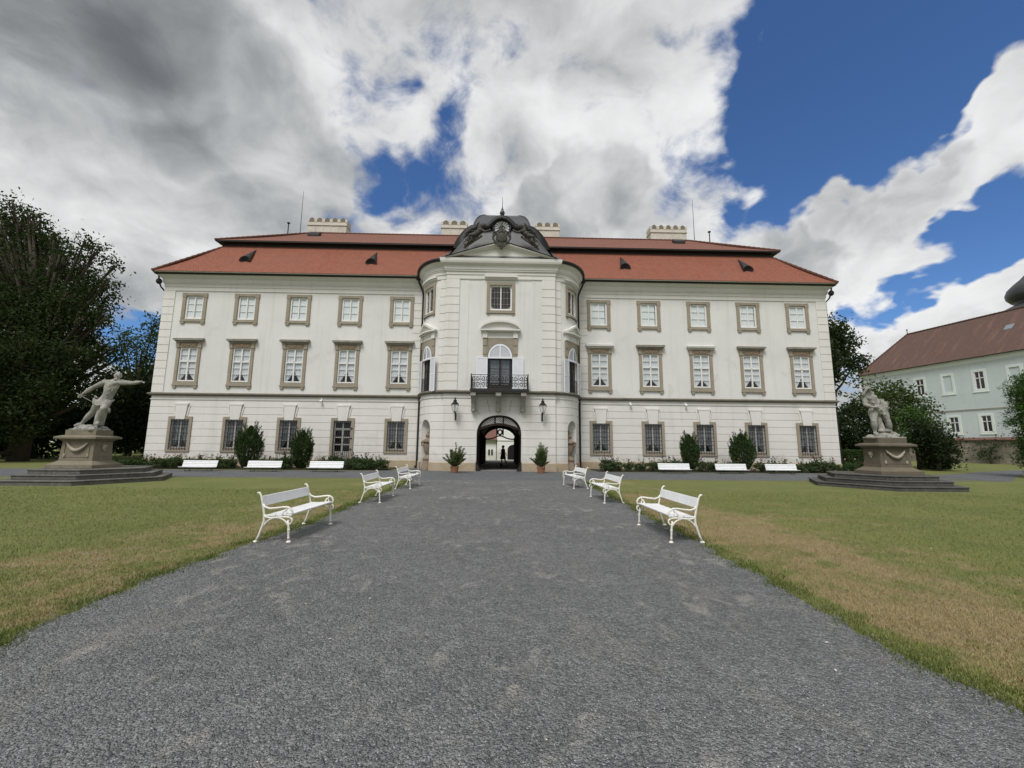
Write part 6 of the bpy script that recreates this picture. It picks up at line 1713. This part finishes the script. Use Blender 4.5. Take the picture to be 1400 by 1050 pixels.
# beyond the palace's other corner
tree('oak_tree', (36.5, 46), [((36.6, 46, 14.4), (2.6, 2.4, 2.1), .9), ((38.6, 46, 13.6), (1.7, 1.8, 1.6), .85), ((37.6, 46, 11.7), (1.7, 1.8, 1.3), .8), ((40.1, 46, 11.4), (1.25, 1.4, 1.2), .85), ((37.0, 46, 9.5), (1.4, 1.5, 1.0), .7), ((36.2, 46, 7.6), (1.3, 1.5, 1.2), .6), ((35.2, 46, 11.5), (2.4, 2.4, 3.4), .9), ((38.9, 46.4, 15.2), (.9, 1, .8), .6)],
    'gnarled oak with separate dark clumps rising behind the palace corner', 'tree', .19, 'leaf_oak', None, .34, 1.15, clump=.42)
tree('lilac_tree', (37.6, 41.5), [((37.2, 41.5, 8.6), (1.6, 1.4, .75), .5), ((38.2, 41.5, 7.0), (1.3, 1.3, .9), .6), ((36.6, 41.5, 5.6), (1.7, 1.5, 1.7), .9), ((38.2, 41.5, 4.2), (1.8, 1.5, 2.2), 1.), ((35.2, 41.5, 3.4), (2, 1.6, 2.6), 1.)], 'loose airy tree reaching towards the mint house eave', 'tree', .15, 'leaf_mid', None, .16, .9, clump=.4)
tree('laurel_shrub', (29.8, 36.2), [((29.3, 36, 2.5), (1.7, 1.5, 2.6), 1.), ((31.2, 36.4, 3.2), (1.7, 1.6, 2.6), 1.), ((30.4, 36, 1.2), (2.6, 1.5, 1.5), 1.), ((28.6, 37.5, 3.6), (1.3, 1.2, 1.6), .9)], 'dark dense shrub between the palace corner and the bowed statue', 'shrub', .14, 'leaf_deep', None, .14, 1.2, clump=.38)
tree('ornamental_cherry', (34.4, 36.0), [((34.2, 36, 6.3), (2.0, 1.7, 1.25), .9), ((32.4, 36, 5.6), (1.2, 1.3, 1.1), .8), ((36.2, 36, 5.3), (1.6, 1.5, 1.2), .8), ((34.4, 36, 4.4), (2.2, 1.8, 1.5), 1.), ((37.3, 36, 3.9), (1.5, 1.4, .9), .7), ((36.8, 36, 2.6), (1.6, 1.4, 1.4), .9)], 'bright feathery tree behind the bowed statue, before the mint house', 'tree', .13, 'leaf_mid', None, .15, 1.2, clump=.36)
tree('yew_bush', (33.4, 31.8), [((33.1, 31.8, 1.8), (1.25, 1.3, 1.9), 1.2), ((34.1, 32, 1.3), (1.0, 1.1, 1.5), 1.1), ((32.7, 31.8, 3.0), (1.0, 1.0, 1.0), 1.2)], 'nearly black yew hugging the pedestal of the bowed statue', 'shrub', .10, 'leaf_deep', None, .12, 1.6, clump=.3)
tree('golden_shrub', (33.4, 33.4), [((33.2, 33.4, 4.35), (1.2, .9, .55), 1.1), ((33.2, 33.4, 2.6), (1.1, .9, 1.8), .8)], 'yellow-green shrub top showing above the black yew', 'shrub', .11, 'leaf_thuja', None, .1, 1.5, clump=.28)
def clipped(x0, x1, y0, y1, h, label, mat='leaf_yew'):
    root = thing('clipped_hedge', ((x0+x1)/2, (y0+y1)/2, 0), 0, label, 'hedge', 'clipped hedges beyond the bowed statue')
    w, d = (x1-x0)/2, (y1-y0)/2; n = int(5200*(w*d+(w+d)*h))
    u = RNG.uniform(-1, 1, (n, 3)); f = RNG.integers(0, 3, n); 
    u[f == 0, 0] = np.sign(u[f == 0, 0]); u[f == 1, 1] = np.sign(u[f == 1, 1]); u[f == 2, 2] = 1
    p = u*np.array([w, d, h/2])+np.array([0, 0, h/2])+RNG.normal(size=(n, 3))*.04
    np_mesh('foliage', leaf_quads(p, .05, .55), 4, mat, root)
    g = MB(); g.box(-w+.08, w-.08, -d+.08, d-.08, 0, h-.08); g.build('inner_twigs', 'leaf_deep', root)
clipped(27.6, 29.9, 33.2, 34.4, 1.42, 'clipped green hedge block beside the palace corner')
clipped(34.9, 36.2, 33.6, 34.8, 1.5, 'clipped green hedge block between the black yew and the stone retaining wall')
tree('thuja_column', (31.9, 24.2), [((32.0, 24.2, 3.4), (1.45, 1.4, 2.8), 2.2), ((32.1, 24.2, 5.1), (1.4, 1.3, 1.4), 2.2), ((32.0, 24.2, 1.5), (1.2, 1.2, 1.4), 2.0), ((31.2, 23.6, 3.0), (.8, .8, 2.2), 1.6)], 'tall bright green thuja column beside the garden path before the mint house', 'shrub', .075, 'leaf_thuja', None, .12, 2.6, .30, .20, flat=.7)

# ---- vase-shaped yews by the wings
def yew(loc, w, h, label, seed):
    root = thing('vase_yew', (*loc, .03), 0, label, 'yew', 'vase-shaped yews in the beds')
    n = 15000; t = RNG.random(n)**.8; a = RNG.uniform(0, 2*PI, n)
    prof = np.interp(t, [0, .1, .3, .5, .7, .88, 1], [.40, .58, .92, 1., .76, .36, .05])*w/2
    lump = 1+.10*np.sin(a*3+seed)+.09*np.sin(a*7+t*9+seed*2)
    rr = prof*lump*RNG.random(n)**.25
    Pn = np.stack([rr*np.cos(a), rr*np.sin(a), .05+t*h*.86], 1)
    D_ = np.stack([np.cos(a)*.45, np.sin(a)*.45, np.full(n, 1.)], 1)
    # sprays that break the outline near the top
    m_ = 100; sp = []; sd = []
    for q in range(m_):
        a0 = random.uniform(0, 2*PI); t0 = random.uniform(.40, .95); r0 = float(np.interp(t0, [0, .3, .55, .75, .9, 1], [.4, .9, 1, .8, .5, .15]))*w/2*.9
        L = random.uniform(.2, .58); d = Vector((math.cos(a0)*.33, math.sin(a0)*.33, 1)).normalized()
        for k_ in range(34):
            f = k_/34*L; sp.append((r0*math.cos(a0)+d.x*f+random.gauss(0, .025), r0*math.sin(a0)+d.y*f+random.gauss(0, .025), t0*h*.86+d.z*f)); sd.append((d.x+random.gauss(0, .3), d.y+random.gauss(0, .3), d.z))
    np_mesh('foliage', leaf_quads(np.concatenate([Pn, np.array(sp)]), .062, .24, 0, np.concatenate([D_, np.array(sd)])), 4, 'leaf_yew', root)
    g = MB()
    for q in range(6): a0 = q*PI/3; g.tube([(.06*math.cos(a0), .06*math.sin(a0), 0), (.25*math.cos(a0), .25*math.sin(a0), h*.35), (.3*math.cos(a0), .3*math.sin(a0), h*.7)], [.05, .04, .015], 6)
    g.build('stem', 'bark', root)
yew((-15.95, 27.7), 1.55, 3.02, 'tallest vase-shaped dark yew, second shrub from the lunging statue end, fullest of the four', 1)
yew((-12.6, 27.7), 1.28, 2.72, 'vase-shaped dark yew beside the glazed garden door', 2)
yew((12.78, 28.4), 1.14, 2.72, 'slimmest vase-shaped yew, on the mint-house wing closest to the gate', 3)
yew((16.35, 28.4), 1.55, 2.86, 'broad vase-shaped yew on the mint-house wing farthest from the gate', 4)

# ---- roses
def rose(seed):
    rr = random.Random(seed); root = thing('rose_bush'); C = []; Dd = []
    for q in range(26):
        a = rr.uniform(0, 2*PI); r = .42*math.sqrt(rr.random()); c = Vector((r*math.cos(a)*1.1, r*math.sin(a), rr.uniform(.08, .50)))
        for k in range(34): C.append(c+Vector((rr.gauss(0, .085), rr.gauss(0, .085), rr.gauss(0, .06)))); Dd.append((rr.gauss(0, 1), rr.gauss(0, 1), rr.gauss(.4, .8)))
    g = MB(); fl = MB(); 
    for q in range(7):
        a = rr.uniform(0, 2*PI); r = .3*rr.random(); tip = Vector((r*math.cos(a)*1.6, r*math.sin(a), rr.uniform(.62, .98)))
        g.tube([(r*.3*math.cos(a), r*.3*math.sin(a), 0), tip*.6, tip], [.012, .009, .005], 5)
        for k in range(14): f = rr.uniform(.55, 1.0); p = tip*f; C.append(p+Vector((rr.gauss(0, .04), rr.gauss(0, .04), rr.gauss(0, .02)))); Dd.append((rr.gauss(0, 1), rr.gauss(0, 1), rr.gauss(.2, .5)))
        if q < rr.choice((0, 1, 1, 2)):
            for k in range(rr.choice((1, 1, 2))): o_ = tip+Vector((rr.gauss(0, .04), rr.gauss(0, .04), rr.gauss(.02, .03))); fl.ball(o_, (.045, .045, .035), 7, 5); fl.ball(o_+Vector((.01, -.01, .015)), (.03, .03, .03), 6, 4)
    g.build('cane', 'bark', root)
    np_mesh('foliage', leaf_quads(np.array([tuple(c) for c in C]), .052, .6, 0, np.array(Dd)), 4, 'leaf_rose', root)
    fl.build('blossom', 'rose_pink' if seed % 3 else 'rose_pale', root)
    return root
protos = [rose(s_) for s_ in (21, 22, 24, 25, 27)]
used = set()
def place_rose(x, y, label, group, i):
    k = random.randrange(5)
    o = protos[k] if k not in used else copy_tree(protos[k]); used.add(k)
    o.location = (x, y, .03); o.rotation_euler = (0, 0, random.uniform(0, 6.28)); q = random.uniform(.82, 1.15); o.scale = (q*1.05, q, q*random.uniform(.85, 1.08)); tag(o, label, 'rose bush', group)
LA, GA = 'low rose bush in the clipped row along the wing by the dark trees', 'rose bushes along the wing by the dark trees'
LB, GBB = 'low rose bush in the row along the wing by the mint house', 'rose bushes along the wing by the mint house'
i = 0
for x in np.arange(-24.3, -7.2, .74):
    if min(abs(x+15.95), abs(x+12.6)) < .55: continue
    place_rose(x+random.uniform(-.1, .1), 27.2+random.uniform(-.12, .12), LA, GA, i); i += 1
for x in np.arange(6.95, 25.2, .80):
    if min(abs(x-12.78), abs(x-16.35)) < .55: continue
    place_rose(x+random.uniform(-.1, .1), 28.0+random.uniform(-.12, .12), LB, GBB, i); i += 1
for x in np.arange(-23.8, -7.4, 1.1):
    if min(abs(x+15.95), abs(x+12.6)) < .7: continue
    place_rose(x+random.uniform(-.2, .2), 28.1+random.uniform(-.15, .15), LA, GA, i); i += 1

# ---------------------------------------------------------------- mint house, retaining wall, church tower
S_ = 1.45; th = R(8.5)
mp = Vector((CAM.x+(39.5-.103)*S_, 37.7*S_, 0))
mh = thing('mint_house', mp, 0, 'pale mint-green two-storey house with white window surrounds and a long brown tiled roof', 'house')
mh.rotation_euler = (0, 0, math.atan2(-math.cos(th), math.sin(th)))
zz = lambda z: 1.616+(z-1.616)*S_
ZB, ZS, ZF, ZE = zz(2.55), zz(4.98), zz(8.88), zz(9.33)
X0, X1 = -8.85, 30
UP = [(-5.0, 0), (-1.0, 1), (2.19, 2), (5.45, 1), (8.72, 2), (12.0, 1), (15.3, 1), (18.6, 1)]
LOW = [(-5., 1), (-1.0, 1), (2.30, 1), (5.54, 1), (8.8, 1), (12.0, 1), (15.3, 1)]
UP = [(x, k) for x, k in UP if k]
holes = [(x-.46, x+.46, zz(3.08), zz(4.42), None, 2) for x, k in LOW]+[(x-.46, x+.46, zz(6.62), zz(8.12), None, 2) for x, k in UP]
us = rng(X0, X1, 3)+[q for h in holes for q in h[:2]]
g = MB(); wall_surface(g, lambda u, o: (u, -o), us, [(z, 0.) for z in (ZB-.3, zz(3.08), zz(4.42), ZS, zz(6.62), zz(8.12), ZF, ZE)], holes, .12)
g.add([(X0, 0, ZB-.3), (X0, 12, ZB-.3), (X0, 12, ZE), (X0, 0, ZE)], [(0, 1, 2, 3)])
g.build('wall', 'mint_plaster', mh)
g = MB(); g.box(X0-.02, X1, -.06, .03, ZS-.09, ZS+.05); g.build('string_course', 'hood_stone', mh)
g = MB(); g.box(X0-.03, X1, -.05, .02, ZF, ZF+.10); g.box(X0-.05, X1, -.10, .02, ZF+.10, ZE-.15); g.box(X0-.2, X1, -.3, .02, ZE-.15, ZE); g.build('cornice', 'mint_trim', mh)
g = MB(); g.box(X0-.02, X0+1.0, -.03, .02, ZS+.06, ZF-.01); g.build('corner_strip', 'mint_trim', mh)
def mint_window(blank):
    z0, z1 = 0, 2.0
    f = MB(); ring(f, -.74, .74, -.28, z1+.24, .28, -.04, .02); f.box(-.80, .80, -.07, .02, -.34, -.26)
    s = MB(); ring(s, -.46, .46, 0, z1, .07, .05, .10); s.box(-.045, .045, .04, .1, .05, z1-.05); s.box(-.4, .4, .04, .1, 1.22, 1.31)
    gl = MB(); glass(gl, .42, .04, z1-.04, .08)
    d = MB(); dark_box(d, .47, -.01, z1+.01, .1, .5)
    if blank:
        bk = MB(); glass(bk, .47, -.01, z1+.01, .06); return f, [('blind_panel', 'mint_plaster', bk)]
    return f, [('sash', 'sash_paint', s), ('pane', 'window_glass', gl), ('interior', 'interior_dark', d)]
pro = {}
for lst, z0, hgt in ((UP, zz(6.62), zz(8.12)-zz(6.62)), (LOW, zz(3.08), zz(4.42)-zz(3.08))):
    for x, k in lst:
        if k not in pro:
            f, subs = mint_window(k == 2); w_ = f.build('blind_window' if k == 2 else 'window', 'mint_trim', mh, bevel=.01)
            for n_, mt, mb in subs: mb.build(n_, mt, w_)
            pro[k] = w_
        else: w_ = copy_tree(pro[k], mh)
        w_.location = (x, 0, z0); w_.scale = (1, 1, hgt/2.0)
DR = 5.8; ZR = zz(13.6)
g = MB(); e = .45
g.add([(X0-e, -e, ZE), (X1, -e, ZE), (X1, DR, ZR), (-6.0, DR, ZR), (X0-e, 2*DR+e, ZE), (X1, 2*DR+e, ZE)], [(0, 1, 2, 3), (3, 2, 5, 4), (0, 3, 4)])
mr_ = g.build('roof', 'roof_tile_old', mh); uv_plane(mr_)
g = MB(); g.box(X0-e-.02, X1, -e-.05, -e+.08, ZE-.10, ZE+.0); g.build('gutter', 'gutter_metal', mr_)
g = MB(); caps((-6, DR, ZR), (X1, DR, ZR), .45, .15); caps((X0-e, -e, ZE), (-6, DR, ZR), .45, .13); g.build('ridge_caps', 'roof_tile_old', mr_)
for x, t_ in ((7.1, .52), (11.6, .60), (16.5, .5)):
    g = MB(); y = -e+(DR+e)*t_; z = ZE+(ZR-ZE)*t_; sl_ = (ZR-ZE)/(DR+e)
    g.add([(x-.4, y, z+.09), (x+.4, y, z+.09), (x+.4, y+.6, z+.6*sl_+.09), (x-.4, y+.6, z+.6*sl_+.09), (x-.4, y, z-.1), (x+.4, y, z-.1), (x+.4, y+.6, z+.6*sl_-.1), (x-.4, y+.6, z+.6*sl_-.1)], [(0, 1, 2, 3), (4, 5, 1, 0), (5, 6, 2, 1), (6, 7, 3, 2), (7, 4, 0, 3)])
    g.build('skylight', 'skylight_glass', mr_)
for x, y, z in ((-6.0, DR, ZR), (X0+.4, 1.0, ZE+1.3)):
    g = MB(); g.tube([(x, y, z-.2), (x, y, z+.7)], .05, 5); g.ball((x, y, z+.7), (.12, .12, .1)); g.build('vent_pipe', 'gutter_metal', mr_)
rw = thing('retaining_wall', mp, 0, 'old rubble retaining wall with a red tile cap under the mint house', 'wall'); rw.rotation_euler = mh.rotation_euler
g = MB(); nx_ = 60
for i in range(nx_+1):
    for j in range(9):
        x = -12+44*i/nx_; z = (ZB-.15)*j/8; g.v.append((x, -.42-.12*(1-j/8)+random.uniform(-.05, .05), z))
for i in range(nx_):
    for j in range(8): a = i*9+j; g.f.append((a, a+9, a+10, a+1)); g.mi.append(0)
g.build('masonry', 'rubble_wall', rw, smooth=True)
g = MB(); g.add([(-12, -.62, ZB-.17), (32, -.62, ZB-.17), (32, -.02, ZB+.10), (-12, -.02, ZB+.10), (-12, -.62, ZB-.26), (32, -.62, ZB-.26)], [(0, 1, 2, 3), (4, 5, 1, 0)]); g.build('cap', 'cap_brick', rw)
iv = mp+Matrix.Rotation(mh.rotation_euler[2], 3, 'Z') @ Vector((6.1, -1.1, 0))
tree('elder_bush', (iv.x, iv.y), [((iv.x, iv.y, 1.3), (.7, 1.0, 1.2), .8), ((iv.x+.2, iv.y-.8, 2.5), (.5, .7, .9), .6), ((iv.x, iv.y+.9, 1.6), (.5, .8, 1.2), .6)], 'scraggly dark bush growing up the rubble wall', 'shrub', .13, 'leaf_oak', None, .1, 1., clump=.3)
tw = thing('church_tower', (112.6, 82, 0), 0, 'church tower with a dark onion dome rising behind the mint house roof', 'tower')
g = MB(); g.lathe([(4.9, 0), (4.9, 30)], n=8); g.build('tower_wall', 'court_plaster', tw)
g = MB(); g.lathe([(4.9, 29.4), (6.3, 29.9), (6.5, 30.3), (6.2, 30.9), (5.0, 31.6), (4.0, 32.1), (3.7, 32.4), (4.3, 32.9), (4.9, 33.7), (5.0, 34.5), (4.6, 35.6), (3.7, 36.6), (2.6, 37.6), (1.6, 38.8), (.9, 40.3), (.5, 42.5), (.1, 45)], n=32); g.build('onion_dome', 'metal_roof', tw, smooth=True)
# small fallen things on the lawn
